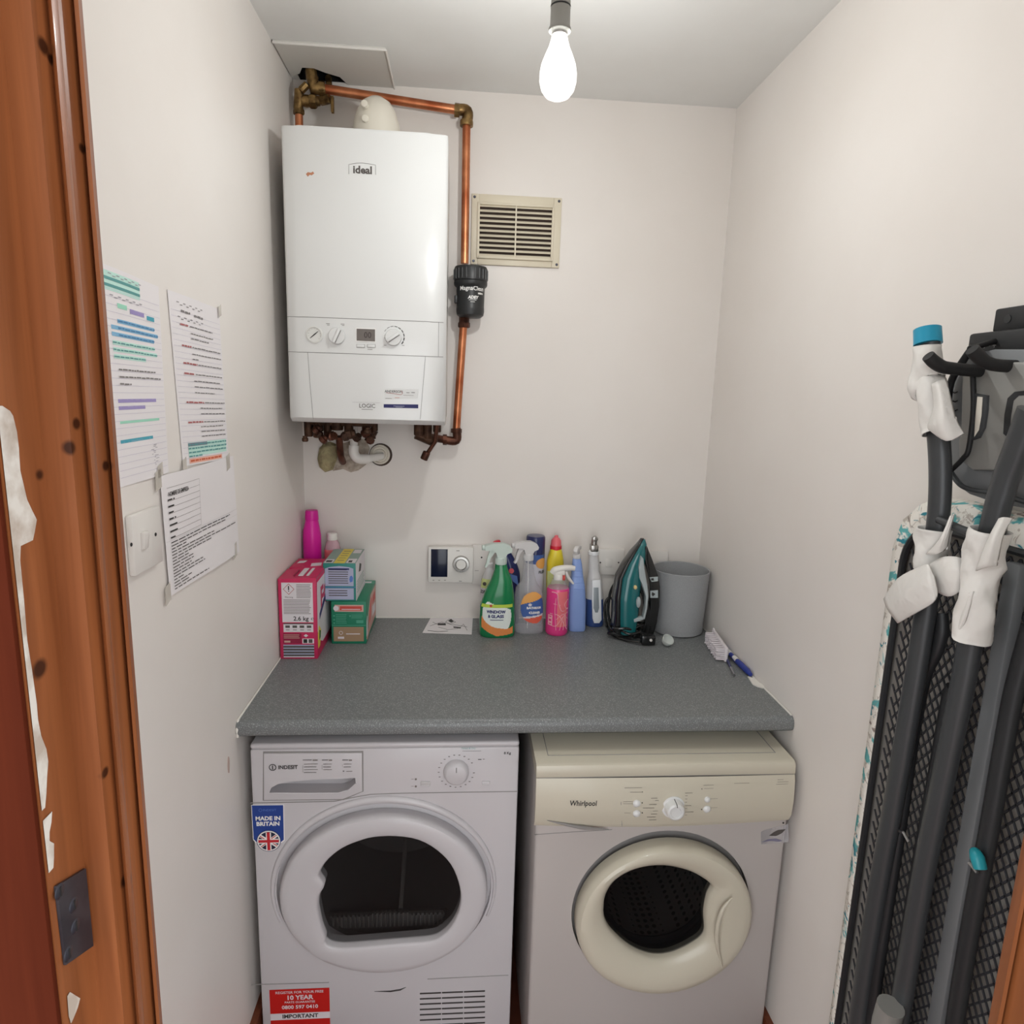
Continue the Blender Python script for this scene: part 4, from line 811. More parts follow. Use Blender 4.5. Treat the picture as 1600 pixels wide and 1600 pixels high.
def sheet(corners, x, m_='paper', n=10, lift=.0025):
    """slightly buckled sheet; corners tl,tr,br,bl as photo pixels on the wall"""
    tl, tr, br, bl = [at(u, v, 'x', 0) for u, v in corners]; F = []; B = []
    def P_(s, t, o=0):
        p = tl.lerp(tr, s).lerp(bl.lerp(br, s), t); return V((x + o + lift * (.5 + .5 * sin(5 * s + 4 * t)) * sin(pi * s) * .8, p.y, p.z))
    mb = MB(); vs = [P_(i / n, j / n, .0006) for j in range(n + 1) for i in range(n + 1)] + [P_(i / n, j / n, 0) for j in range(n + 1) for i in range(n + 1)]
    q = (n + 1) ** 2; fs = []
    for j in range(n):
        for i in range(n): k = j * (n + 1) + i; fs += [(k, k + 1, k + n + 2, k + n + 1), (q + k, q + k + n + 1, q + k + n + 2, q + k + 1)]
    edge = [i for i in range(n)] + [j * (n + 1) + n for j in range(n)] + [n * (n + 1) + i for i in range(n, 0, -1)] + [j * (n + 1) for j in range(n, 0, -1)]
    fs += [(edge[i], edge[(i + 1) % len(edge)], q + edge[(i + 1) % len(edge)], q + edge[i]) for i in range(len(edge))]
    mb.add(vs, fs, m_)
    def bar(s0, s1, t, h, m2, o=.0010, k=8):
        v_ = [P_(s0 + (s1 - s0) * i / k, t - h / 2, o) for i in range(k + 1)] + [P_(s0 + (s1 - s0) * i / k, t + h / 2, o) for i in range(k + 1)]
        mb.add(v_, [(i, i + 1, k + 2 + i, k + 1 + i) for i in range(k)], m2)
    return mb, bar, P_
def scribble(bar, s0, s1, t, m2, h=.006):
    s = s0
    while s < s1 - .01:
        w_ = random.uniform(.03, .09); bar(s, min(s + w_, s1), t + random.uniform(-.001, .001), h, m2, .0016, 2); s += w_ + .012
def tape(th_, u, v, w_=.02, h_=.03):
    c = at(u, v, 'x', .0040); MB().prism([(.0046, c.y + a * w_ / 2, c.z + b * h_ / 2 + a * .003) for a, b in ((-1, -1), (1, -1), (1, 1), (-1, 1))], (1, 0, 0), .0003, 'tape').build('tape', th_)
n1 = thing('lined_note', 'lined handwritten sheet with green, blue and purple highlighting, nearest the door frame', 'paper', at(220, 755, 'x', 0), 'revision notes on the left wall')
mb, bar, Pn = sheet([(150, 408), (246, 448), (262, 738), (186, 762)], .001)
for k in range(27): bar(.02, .98, .10 + k * .033, .0012, 'rule_line')
bar(.0, .62, .065, .085, 'hl_mint', .0009)
for k in range(2): bar(.05, .62, .055 + .03 * k, .013, 'ink_teal', .0013)
for k in range(9): s = .12 + k * .06; bar(s, s + .045, .012 + .008 * (k % 2) + .02, .004, 'pencil', .0014, 2); bar(s, s + .045, .125 + .008 * (k % 2), .004, 'pencil', .0014, 2)
bar(.22, .37, .165, .022, 'hl_green'); bar(.42, .68, .175, .022, 'hl_purple'); bar(.73, .87, .183, .022, 'hl_teal')
for k, (s1, m2, m3) in enumerate(((.86, 'hl_blue', 'ink_blue'), (.92, 'hl_blue', 'ink_blue'), (.84, 'hl_blue', 'ink_blue'))): bar(.2 if not k else .1, s1, .235 + .031 * k, .018, m2); scribble(bar, .2, s1, .235 + .031 * k, m3)
for k, s1 in enumerate((.84, .88, .66)): bar(.1, s1, .335 + .031 * k, .020, 'hl_mint'); scribble(bar, .1, s1, .335 + .031 * k, 'ink_teal')
for k, s1 in enumerate((.82, .92, .35)): scribble(bar, .15, s1, .455 + .033 * k, 'pencil_dark', .007)
for k, s1 in enumerate((.80, .58)): bar(.1, s1, .60 + .033 * k, .017, 'hl_purple')
bar(.1, .84, .70, .013, 'hl_green'); bar(.08, .68, .79, .016, 'hl_teal')
for k in range(14): s = .66 + random.uniform(-.05, .05); bar(s, s + random.uniform(.02, .08), .83 + k * .008, .0025, 'pencil', .0015, 2)
mb.build('sheet', n1)
n2 = thing('lined_note', 'lined handwritten sheet with dark writing and red keywords, right of the highlighted sheet', 'paper', at(320, 720, 'x', 0), 'revision notes on the left wall')
mb, bar, Pn = sheet([(260, 452), (341, 483), (356, 716), (285, 729)], .001)
for k in range(27): bar(.02, .98, .10 + k * .033, .0012, 'rule_line')
for k in range(9): s = .12 + k * .055; bar(s, s + .04, .05 + .012 * (k % 2), .004, 'pencil_dark', .0014, 2); bar(s, s + .04, .13 + .012 * (k % 2), .004, 'pencil_dark', .0014, 2)
scribble(bar, .18, .34, .095, 'pencil_dark', .012); scribble(bar, .42, .6, .10, 'pencil_dark', .012)
rows = [(.17, .15, .3, .8), (.21, .33, 0, .8), (.24, .33, 0, .7), (.29, .15, .32, .95), (.33, .33, 0, .95), (.36, .33, 0, .45), (.39, .15, .42, .95), (.45, .15, .35, .95), (.49, .33, 0, .9), (.525, .33, 0, .95), (.56, .33, 0, .75), (.62, .15, .5, .97), (.655, .42, 0, .9), (.69, .42, 0, .95), (.74, .15, .45, .97), (.77, .4, 0, .9), (.80, .4, 0, .93), (.83, .4, 0, .95)]
for t_, s0, sr, s1 in rows:
    if sr: scribble(bar, s0, sr, t_, 'ink_red', .010); s0 = sr + .02
    scribble(bar, s0, s1, t_, 'pencil_dark', .006)
bar(.12, .95, .905, .085, 'hl_mint', .0009); bar(.12, .5, .875, .02, 'hl_grey', .0012)
for k in range(4): scribble(bar, .12, (.95, .95, .93, .4)[k], .875 + .024 * k, 'ink_teal', .009)
bar(.12, .82, .975, .03, 'hl_orange', .0010); scribble(bar, .14, .8, .975, 'ink_orange', .012)
mb.build('sheet', n2)
n3 = thing('printed_form', 'printed paper form taped across the left wall partly over the light switch', 'paper', at(310, 925, 'x', 0))
mb, bar, Pn = sheet([(246, 744), (361, 712), (371, 862), (262, 932)], .0035, lift=.004)
wr = lambda s0, t_: (lambda x, y: Pn(s0 + x / .32, t_ - y / .19, .0016))
def vline(s, t0, t1, h=.0016): 
    for k in range(6): a0 = t0 + (t1 - t0) * k / 6; bar(s, s + h, a0 + (t1 - t0) / 12, (t1 - t0) / 6, 'ink_soft', .0014, 1)
mb.text('NOMBRE DE EMPRESA', (0, 0, 0), .0105, 'ink', wrap=lambda x, y: Pn(.06 + x / .33, .165 - y / .20, .0016), bold=.0002, sx=.72)
for k in range(9): bar(.05, .43, .115 + .052 * k + (.0 if k else -.004), .0025, 'ink_soft', .0014)
vline(.43, .11, .53)
for k in range(7): scribble(bar, .05, .05 + (.07, .06, .05, .07, .08, .08, .05)[k], .215 + .052 * k - .006, 'ink', .012)
for k, s1 in enumerate((.86, .78, .22, .6, .95, .55, .24, .30, .30, .27, .42, .44, .16, .26, .22, .48)): scribble(bar, .05, s1, .565 + .0265 * k, 'ink' if k in (0, 2) else 'ink_grey', .0085)
bar(.0, 1, .545, .003, 'paper_crease', .0012); bar(.6, 1, .60, .002, 'paper_crease', .0012)
mb.build('sheet', n3)
for u, v in ((356, 722), (367, 860), (262, 928), (247, 750)): tape(n3, u, v)
tape(n1, 250, 735, .018, .02); tape(n2, 288, 726, .016, .02); tape(n2, 343, 486, .014, .02)

# ------------------------------------------------------------ bulb
pl = thing('pendant_light', 'bare lit glass bulb hanging from a white lampholder below the ceiling', 'light bulb', (BULB.x, BULB.y, BULB.z - .048))
bp = [(.0005, -.0475), (.011, -.0462), (.021, -.0415), (.0285, -.032), (.0322, -.019), (.0325, -.006), (.0300, .008), (.0245, .022), (.0185, .035), (.0150, .046), (.0135, .053), (.0130, .058)]
MB().lathe(bp, BULB, 'bulb_glass', seg=40, cap0=False, cap1=False).build('glass_envelope', pl)
mb = MB(); mb.lathe([(.0132, .052), (.0138, .058), (.0138, .078), (.011, .082)], BULB, 'steel', seg=28); mb.tube([BULB + V((-.003, 0, .055)), BULB + V((-.008, 0, .012))], .0006, 'steel', 6); mb.tube([BULB + V((.003, 0, .055)), BULB + V((.008, 0, .012))], .0006, 'steel', 6); mb.build('bulb_cap', pl)
mb = MB(); mb.tube([BULB + V((-.008, 0, .012)), BULB + V((-.003, .004, .008)), BULB + V((.003, -.004, .008)), BULB + V((.008, 0, .012))], .0012, 'filament', 8); mb.build('filament', pl)
mb = MB(); mb.lathe([(.0190, .060), (.0192, .064), (.0172, .068), (.0168, .096)], BULB, 'grey_holder', seg=36, cap0=False, cap1=False); mb.lathe([(.0172, .0965), (.0174, .0985)], BULB, 'black_matt', seg=36, cap0=False, cap1=False); mb.lathe([(.0168, .099), (.0160, .130), (.0120, .148), (.004, .158)], BULB, 'grey_holder', seg=36, cap0=False)
mb.build('lampholder', pl)
MB().cyl(BULB + V((0, 0, .155)), (BULB.x, BULB.y, H - .02), .003, 'white_plastic', 10).build('cable', pl)
MB().lathe([(.0430, 0), (.042, -.012), (.030, -.024), (.005, -.028)], (BULB.x, BULB.y, H - .0005), 'white_plastic', seg=36).build('ceiling_rose', pl)

# ------------------------------------------------------------ cartons on the left
class Face:
    """a rectangular face of a carton: s across, t up"""
    def __init__(s, mb, o, X, Y): s.mb = mb; s.o = V(o); s.X = V(X); s.Y = V(Y); s.n = s.X.cross(s.Y).normalized(); s.k = 0
    def P(s, a, b, o=0): return s.o + s.X * a + s.Y * b + s.n * o
    def rect(s, a0, b0, a1, b1, m, o=.0003):
        s.mb.prism([s.P(a0, b0, 0), s.P(a1, b0, 0), s.P(a1, b1, 0), s.P(a0, b1, 0)], s.n, o, m); return s
    def poly(s, pts, m, o=.0003): s.mb.prism([s.P(a, b, 0) for a, b in pts], s.n, o, m); return s
    def text(s, t, a, b, size, m, o=.0009, **k): s.mb.text(t, s.P(a, b, o), size, m, X=s.X.normalized(), Y=s.Y.normalized(), **k); return s
def lines(F, a0, a1, b1, b0, n, m, o=.0007, h=.35):
    st = (b1 - b0) / n
    for k in range(n):
        e = a1 - random.uniform(0, .12) * (a1 - a0); F.rect(a0, b1 - (k + .5) * st - h * st / 2, e, b1 - (k + .5) * st + h * st / 2, m, o)
# pink detergent carton
c0, c1 = V((.004, -.330, ZC)), V((.102, -.118, 1.130))
ct = thing('detergent_carton', 'tall pink washing powder carton marked 2.6 kg against the left wall', 'carton', (.053, -.224, ZC))
MB().box(c0, c1, 'carton_pink', .0015).build('carton', ct)
mb = MB(); mb.prism([(c0.x, c0.y - .001, c1.z - .002), (c1.x, c0.y - .001, c1.z - .002), (c1.x + .001, c0.y, c1.z + .006), (c0.x, c0.y, c1.z + .002)], (0, 1, 0), .10, 'carton_pink'); mb.box((c0.x + .003, -.228, c1.z - .001), (c1.x - .001, -.120, c1.z + .0035), 'carton_pink', .001)
F = Face(mb, (c0.x + .01, c0.y + .01, c1.z + .0035), (.085, 0, .003), (0, .09, 0)); F.rect(.45, .1, .6, .9, 'carton_white', .0022); F.rect(.7, .1, .78, .9, 'carton_white', .0022); F.rect(.3, .1, .34, .7, 'carton_pink_dark', .0022)
F = Face(mb, (c0.x + .003, -.228, c1.z + .0035), (.09, 0, 0), (0, .105, 0)); F.poly([(.6, .2), (.9, .3), (.85, .6), (.55, .5)], 'carton_white', .0004); F.poly([(.1, .5), (.3, .55), (.35, .8), (.12, .75)], 'carton_white', .0004); mb.build('flap', ct)
mb = MB(); F = Face(mb, (c0.x, c0.y, ZC), (c1.x - c0.x, 0, 0), (0, 0, c1.z - ZC))
F.rect(.09, .47, .91, .965, 'carton_white', .0004); dm = [(.28, .955), (.43, .885), (.28, .815), (.13, .885)]
F.poly(dm, 'ink_red', .0007); F.poly([(.28, .945), (.41, .885), (.28, .825), (.15, .885)], 'carton_white', .0009); F.rect(.265, .875, .295, .925, 'ink', .0012); F.rect(.265, .855, .295, .865, 'ink', .0012); F.text('Warning', .28, .785, .006, 'ink', align='CENTER')
lines(F, .48, .88, .95, .77, 9, 'ink_soft'); lines(F, .13, .88, .76, .57, 10, 'ink_soft'); F.text('2.6 kg', .38, .515, .0165, 'ink', bold=.0003); F.text('\u212E', .84, .515, .015, 'ink')
F.rect(.11, .345, .90, .445, 'carton_white', .0005); F.rect(.11, .445, .90, .458, 'ink_grey', .0006)
for k in range(4): F.rect(.16 + k * .19, .400, .28 + k * .19, .430, 'ink_grey', .0008); F.rect(.17 + k * .19, .37, .27 + k * .19, .378, 'ink_soft', .0008)
F.rect(.09, .20, .58, .33, 'carton_pink_dark', .0003); lines(F, .11, .55, .32, .26, 3, 'carton_rose', .0006); F.rect(.12, .212, .28, .236, 'carton_rose', .0006); F.rect(.60, .20, .91, .262, 'carton_white', .0005); F.rect(.63, .208, .73, .256, 'ink', .0008); F.rect(.77, .208, .87, .256, 'ink_grey', .0008); F.poly([(.64, .30), (.70, .32), (.76, .30), (.70, .28)], 'carton_white', .0006)
F.rect(.09, .02, .91, .185, 'ink_grey', .0004)
for k in range(5): F.rect(.09, .022 + k * .037, .91, .036 + k * .037, 'carton_lilac' if k else 'carton_white', .0007)
mb.build('front_print', ct)
mb = MB(); F = Face(mb, (c1.x, c0.y, ZC), (0, c1.y - c0.y, 0), (0, 0, c1.z - ZC))
F.poly([(.03, .35), (.12, .20), (.30, .12), (.98, .12), (.98, .95), (.06, .95)], 'carton_white', .0004); F.poly([(.04, .12), (.14, .12), (.22, .30), (.10, .40), (.04, .30)], 'carton_yellow', .0006); F.poly([(.10, .20), (.17, .22), (.19, .30), (.12, .33)], 'green_liquid', .0009)
F.text('FO', .22, .68, .085, 'carton_pink', bold=.003, o=.0008); F.poly([(.15, .46), (.95, .80), (.95, .86), (.15, .53)], 'ink_navy', .0011); mb.build('side_print', ct)
# ------------------------------------------------------------ bottles
def bottle_surf(rows, n=2.4):
    """rows: (z, cx, cy, rx, ry) bottom to top"""
    def at_z(z):
        for a, b in zip(rows, rows[1:]):
            if a[0] <= z <= b[0]: t = (z - a[0]) / max(b[0] - a[0], 1e-6); return [a[k] + (b[k] - a[k]) * t for k in range(1, 5)]
        return rows[-1][1:] if z > rows[-1][0] else rows[0][1:]
    def pt(th_, z, off=0):
        cx, cy, rx, ry = at_z(z); s_, c_ = sin(th_), cos(th_)
        return V((cx + (rx + off) * math.copysign(abs(s_) ** (2 / n), s_), cy - (ry + off) * math.copysign(abs(c_) ** (2 / n), c_), z))
    return at_z, pt
def bottle_mesh(mb, rows, m_, n=2.4, seg=40, z_from=None, z_to=None, cap=True, inset=0):
    at_z, pt = bottle_surf(rows, n); zs = []
    for a, b in zip(rows, rows[1:]):
        k = max(1, int((b[0] - a[0]) / .008)); zs += [a[0] + (b[0] - a[0]) * i / k for i in range(k)]
    zs.append(rows[-1][0]); zs = [z for z in zs if (z_from is None or z >= z_from) and (z_to is None or z <= z_to)]
    if z_to is not None: zs.append(z_to)
    if z_from is not None: zs.insert(0, z_from)
    vs = [pt(2 * pi * i / seg, z, -inset) for z in zs for i in range(seg)]; K = len(zs)
    fs = [(j * seg + i, j * seg + (i + 1) % seg, (j + 1) * seg + (i + 1) % seg, (j + 1) * seg + i) for j in range(K - 1) for i in range(seg)]
    if cap: fs += [tuple(range(seg))[::-1], tuple((K - 1) * seg + i for i in range(seg))]
    mb.add(vs, fs, m_); return pt
def patch(mb, pt, fn, th0, th1, z0, z1, m_, off=.0006, N=44, M=44):
    """label area on a bottle; fn(s, t) in -1..1 says what is inside"""
    vs = [pt(th0 + (th1 - th0) * i / N, z0 + (z1 - z0) * j / M, off) for j in range(M + 1) for i in range(N + 1)]; fs = []
    for j in range(M):
        for i in range(N):
            if fn((i + .5) / N * 2 - 1, (j + .5) / M * 2 - 1): k = j * (N + 1) + i; fs.append((k, k + 1, k + N + 2, k + N + 1))
    mb.add(vs, fs, m_)
def btext(mb, pt, s_, th0, z0, size, m_, R_=.035, off=.0012, **k): mb.text(s_, (0, 0, 0), size, m_, wrap=lambda x, y: pt(th0 + x / R_, z0 + y, off), align='CENTER', **k)
def trigger(par, base, d, m_, sc=1.0, lever=None, wd=.018, coll=.0135):
    """trigger spray head; d is the direction the nozzle points in"""
    d = V((d[0], d[1], 0)).normalized(); n_ = V((d.y, -d.x, 0)); U = V((0, 0, 1)); b = V(base)
    def pg(pts, w_, nm, mm, bev=.002):
        mb = MB(); mb.prism([b + d * a * sc + U * c * sc - n_ * w_ * sc / 2 for a, c in pts], n_, w_ * sc, mm, bev * .5); return mb.build(nm, par)
    mb = MB(); mb.lathe([(coll * sc, 0), (coll * sc * 1.05, .002 * sc), (coll * sc, .016 * sc), (coll * sc * .8, .019 * sc)], b, m_, seg=28)
    for i in range(20): a = 2 * pi * i / 20; mb.box(b + V((cos(a) * coll * sc - .0006, sin(a) * coll * sc - .0006, .002)), b + V((cos(a) * coll * sc + .0006, sin(a) * coll * sc + .0006, .014 * sc)), m_)
    mb.build('collar', par)
    pg([(-.010, .018), (-.014, .026), (-.024, .030), (-.026, .036), (-.020, .046), (-.006, .052), (.018, .052), (.040, .047), (.040, .035), (.022, .034), (.014, .030), (.010, .018)], wd, 'spray_head', m_)
    pg([(.015, .034), (.028, .034), (.033, .020), (.036, .004), (.040, -.006), (.036, -.008), (.030, .002), (.026, .016), (.017, .028)], wd * .6, 'trigger', lever or m_)
    mb = MB(); mb.cyl(b + d * .039 * sc + U * .041 * sc, b + d * .047 * sc + U * .041 * sc, .0065 * sc, m_, 16, .001); mb.build('nozzle', par)
def zrow(v, u0, u1, y): a = at(u0, v, 'y', y); b = at(u1, v, 'y', y); return (a.z + b.z) / 2, (a.x + b.x) / 2, (b.x - a.x) / 2
def rows_px(spec, y, ry):
    out = []
    for v, u0, u1, k in spec: z, cx, rx = zrow(v, u0, u1, y); out.append((z, cx, y, rx, min(ry, rx) * k))
    z, cx, _, rx, r2 = out[0]; out = [(ZC + .0005, cx, y, rx * .93, r2 * .9), (ZC + .006, cx, y, rx, r2)] + [o for o in out if o[0] > ZC + .012]
    return out
# bottles standing behind the cartons
y = -.052; t = thing('drinks_bottle', 'tall magenta bottle standing behind the pink washing powder carton', 'bottle', (.0315, y, ZC))
zc1, zc2 = at(489, 812, 'y', y).z, at(489, 797, 'y', y).z
mb = MB(); Rm = [(ZC + .0005, .0315, y, .024, .024), (ZC + .006, .0315, y, .0265, .0265), (zc1 - .050, .0315, y, .0265, .0265), (zc1 - .030, .0310, y, .0245, .0245), (zc1 - .010, .0318, y, .0205, .0205), (zc1, .0322, y, .0185, .0185)]
bottle_mesh(mb, Rm, 'magenta', n=2); mb.build('bottle', t)
MB().lathe([(.0195, zc1), (.0200, zc1 + .002), (.0185, zc2 - .004), (.017, zc2), (.001, zc2 + .001)], (.0322, y, 0), 'magenta', seg=32).build('cap', t)
y = -.040; t = thing('cleaner_bottle', 'translucent pale pink bottle with a white cap half hidden behind the teal carton', 'bottle', (.0895, y, ZC))
zc1, zc2 = at(515, 843, 'y', y).z, at(515, 833, 'y', y).z
mb = MB(); Rm = [(ZC + .0005, .0895, y, .021, .020), (ZC + .006, .0895, y, .0240, .022), (zc1 - .030, .0895, y, .0240, .022), (zc1 - .012, .0895, y, .020, .018), (zc1, .0890, y, .0135, .0135)]
pt = bottle_mesh(mb, Rm, 'bottle_clearpink', n=2.4); mb.build('bottle', t)
MB().lathe([(.0150, zc1), (.0155, zc1 + .002), (.0145, zc2), (.001, zc2 + .001)], (.0890, y, 0), 'white_plastic', seg=28).build('cap', t)
mb = MB(); patch(mb, pt, lambda a, b: abs(a) < .9, -1.2, 1.2, zc1 - .075, zc1 - .028, 'coral_print', .0006, 16, 8); mb.build('label', t)
# green carton with the teal one on top
g0, g1 = V((.118, -.222, ZC)), V((.215, -.012, 1.036))
ct = thing('tablet_carton', 'green cardboard carton with a brown panel, underneath the teal carton', 'carton', (.166, -.117, ZC), 'cartons stacked on the worktop')
MB().box(g0, g1, 'carton_green', .0012).build('carton', ct)
mb = MB(); F = Face(mb, g0, (g1.x - g0.x, 0, 0), (0, 0, g1.z - ZC)); F.rect(.06, .06, .93, .40, 'carton_brown', .0004); F.rect(0, .43, 1, .445, 'carton_green_top', .0005)
F.rect(.10, .76, .93, .92, 'carton_rose', .0004); F.rect(.25, .79, .88, .89, 'print_red', .0006); F.rect(.30, .81, .84, .825, 'carton_white', .0009); disc(mb, F.P(.14, .84), .0075, (0, -1, 0), .0007, 'carton_white', 14)
for a_, b_ in ((.08, .66), (.08, .57), (.08, .49), (.54, .66)): disc(mb, F.P(a_, b_), .0025, (0, -1, 0), .0005, 'carton_green_top', 10)
lines(F, .13, .45, .71, .47, 6, 'carton_green_top'); lines(F, .58, .92, .70, .60, 3, 'carton_green_top'); F.rect(.72, .49, .92, .56, 'carton_green_top', .0005)
mb.lathe([(.0055, 0), (.0055, .0006), (.0042, .0006), (.0042, 0)], F.P(.27, .26), 'carton_white', axis=(0, -1, 0), cap0=False, cap1=False, seg=18); F.rect(.18, .12, .36, .17, 'carton_white', .0007); F.rect(.42, .225, .82, .245, 'carton_white', .0007); mb.build('front_print', ct)
mb = MB(); F = Face(mb, (g1.x, g0.y, ZC), (0, g1.y - g0.y, 0), (0, 0, g1.z - ZC)); F.poly([(.02, .10), (.20, .28), (.22, .60), (.45, .92), (.98, .92), (.98, .14), (.30, .10), (.12, .02)], 'carton_rose', .0004); F.poly([(.25, .3), (.4, .35), (.55, .75), (.5, .85), (.35, .7)], 'print_red', .0007); F.poly([(.6, .3), (.9, .3), (.9, .5), (.6, .55)], 'carton_white', .0007); F.poly([(.6, .6), (.9, .6), (.88, .8), (.65, .78)], 'print_red', .0007); F.poly([(.03, .15), (.12, .15), (.12, .6), (.06, .5)], 'carton_white', .0007)
mb.build('side_print', ct)
mb = MB(); F = Face(mb, (g0.x, g0.y, g1.z), (g1.x - g0.x, 0, 0), (0, g1.y - g0.y, 0)); F.rect(0, .83, 1, 1, 'carton_green_top', .0003); F.rect(.45, .86, .9, .94, 'carton_white', .0006); mb.build('top_print', ct)
t0, t1 = V((.098, -.222, 1.0372)), V((.188, -.055, 1.147))
ct = thing('tablet_carton', 'teal cardboard carton with a yellow band on its lid, on top of the green carton', 'carton', (.143, -.138, t0.z), 'cartons stacked on the worktop')
MB().box(t0, t1, 'carton_teal', .0012).build('carton', ct)
mb = MB(); F = Face(mb, t0, (t1.x - t0.x, 0, 0), (0, 0, t1.z - t0.z)); F.rect(.06, .04, .93, .34, 'carton_lilac', .0004); F.poly([(.06, .40), (.93, .40), (.93, .86), (.80, .90), (.5, .93), (.2, .90), (.06, .86)], 'carton_lilac', .0004); F.rect(0, .36, 1, .375, 'carton_blue', .0005)
lines(F, .16, .80, .86, .45, 7, 'ink_grey'); lines(F, .16, .80, .31, .12, 3, 'ink_grey'); F.poly([(.82, .50), (.90, .52), (.92, .62), (.88, .68), (.82, .66), (.80, .58)], 'carton_blue', .0007); F.rect(.16, .83, .8, .87, 'ink_navy', .0007); mb.build('front_print', ct)
mb = MB(); F = Face(mb, (t1.x, t0.y, t0.z), (0, t1.y - t0.y, 0), (0, 0, t1.z - t0.z)); F.rect(0, 0, 1, 1, 'carton_white', .0004); F.poly([(.3, .65), (.5, .60), (.6, .75), (.4, .85)], 'ink', .0006); lines(F, .1, .9, .5, .15, 5, 'carton_grey'); mb.build('side_print', ct)
mb = MB(); F = Face(mb, (t0.x, t0.y, t1.z), (t1.x - t0.x, 0, 0), (0, t1.y - t0.y, 0)); F.rect(0, 0, 1, 1, 'carton_grey', .0003); F.rect(.32, 0, .66, 1, 'carton_yellow', .0006); F.rect(.03, .03, .28, .25, 'carton_white', .0006); F.rect(.70, .03, .97, .30, 'carton_white', .0006); F.rect(.06, .06, .24, .18, 'ink', .0008); F.rect(.75, .06, .86, .18, 'ink', .0008); F.rect(.7, .7, .95, .95, 'carton_white', .0006); lines(F, .38, .6, .9, .1, 5, 'ink_soft', .0009, .15); mb.build('top_print', ct)

# 1 green window cleaner
y = -.152; R1 = rows_px([(988, 749, 804, 1), (970, 748.5, 804.5, 1), (945, 750, 804, 1), (925, 757, 803, 1), (905, 767, 800, .9), (890, 772.5, 794, .8), (880, 774, 791.5, .8)], y, .029)
t = thing('spray_bottle', 'green window and glass cleaner bottle with a pale trigger head, front left of the bottles', 'spray bottle', (R1[0][1], y, ZC), 'cleaning bottles on the worktop')
mb = MB(); pt = bottle_mesh(mb, R1, 'green_liquid'); mb.build('bottle', t)
mb = MB(); z = lambda v: at(776, v, 'y', y - .03).z
patch(mb, pt, lambda s, q: (s * 1.0 + .1) ** 2 + q * q < .9 and q < .55 - .3 * s, -.95, .95, z(992), z(933), 'label_white', .0005)
patch(mb, pt, lambda s, q: True, -1.15, .95, z(950), z(945), 'label_lime_band', .0009, M=2); patch(mb, pt, lambda s, q: q < -.2 - .5 * s + .6 * s * s and q > -1 + .5 * abs(s) - .3 * s, -1.0, .95, z(994), z(962), 'label_orange_swirl', .0010)
disc(mb, pt(-.35, z(947), .001), .004, (0, -1, 0), .0006, 'print_red', 12)
btext(mb, pt, 'WINDOW', -.1, z(956.5), .0125, 'ink_navy', bold=.0006, off=.0016, sx=.80, R_=.05); btext(mb, pt, '& GLASS', -.1, z(963.5), .0125, 'ink_navy', bold=.0006, off=.0016, sx=.80, R_=.05)
patch(mb, pt, lambda s, q: True, -.35, .25, z(969.5), z(968.5), 'ink_navy', .0014, M=1); mb.build('label', t)
trigger(t, (R1[-1][1], y, R1[-1][0] - .002), (-.94, -.1), 'pale_trigger', 1.22)
# 2 pale bottle behind it
y = -.080; R2 = rows_px([(975, 750, 779, 1), (930, 750, 779, 1), (906, 752, 777, 1), (893, 757, 773, .9), (886, 759, 770, .9)], y, .024)
t = thing('spray_bottle', 'frosted bottle with a lime label, half hidden behind the green cleaner', 'spray bottle', (R2[0][1], y, ZC), 'cleaning bottles on the worktop')
mb = MB(); pt = bottle_mesh(mb, R2, 'frost_plastic'); mb.build('bottle', t)
mb = MB(); z = lambda v: at(760, v, 'y', y - .02).z; patch(mb, pt, lambda s, q: True, -1.3, 1.2, z(968), z(905), 'label_lime', .0005); patch(mb, pt, lambda s, q: True, -1.3, 1.2, z(940), z(919), 'carton_white', .0008, M=2)
btext(mb, pt, 'ZOFLO', -.55, z(925), .014, 'ink', bold=.0005, R_=.03, sx=.85); disc(mb, pt(-.55, z(912), .001), .006, (-.4, -1, 0), .0006, 'ink_grey', 14); mb.build('label', t)
MB().lathe([(.012, 0), (.0125, .012), (.009, .016)], (R2[-1][1], y, R2[-1][0]), 'frost_plastic').build('cap', t)
# 3 navy bottle with angled neck and red cap
y = -.040; t = thing('toilet_cleaner_bottle', 'dark blue bottle with a bent neck and round red cap behind the green cleaner', 'bottle', (.640, y, ZC), 'cleaning bottles on the worktop')
zc_ = at(777, 852, 'y', y).z
mb = MB(); mb.tube([V((.640, y, ZC)), V((.640, y, ZC + .012)), V((.640, y, ZC + .12)), V((.640, y, ZC + .16)), V((.630, y, ZC + .20)), V((.612, y, ZC + .235)), V((at(777, 856, 'y', y).x + .006, y, zc_ - .012))], [.027, .0285, .0285, .027, .021, .015, .011], 'navy', 24, True, flat=.8, flatdir=(0, 1, 0)); mb.build('bottle', t)
mb = MB(); a = V((at(777, 856, 'y', y).x + .005, y, zc_ - .012)); mb.cyl(a, a + V((-.009, 0, .026)), .0125, 'red_cap', 24, .003); mb.build('cap', t)
mb = MB(); disc(mb, at(799, 892, 'y', y - .021) , .008, (0, -1, .1), .001, 'red_cap'); mb.prism([at(u, v, 'y', y - .0235) for u, v in ((797, 897), (808, 900), (810, 915), (801, 908))], (0, -1, 0), .0008, 'carton_blue'); mb.build('label', t)
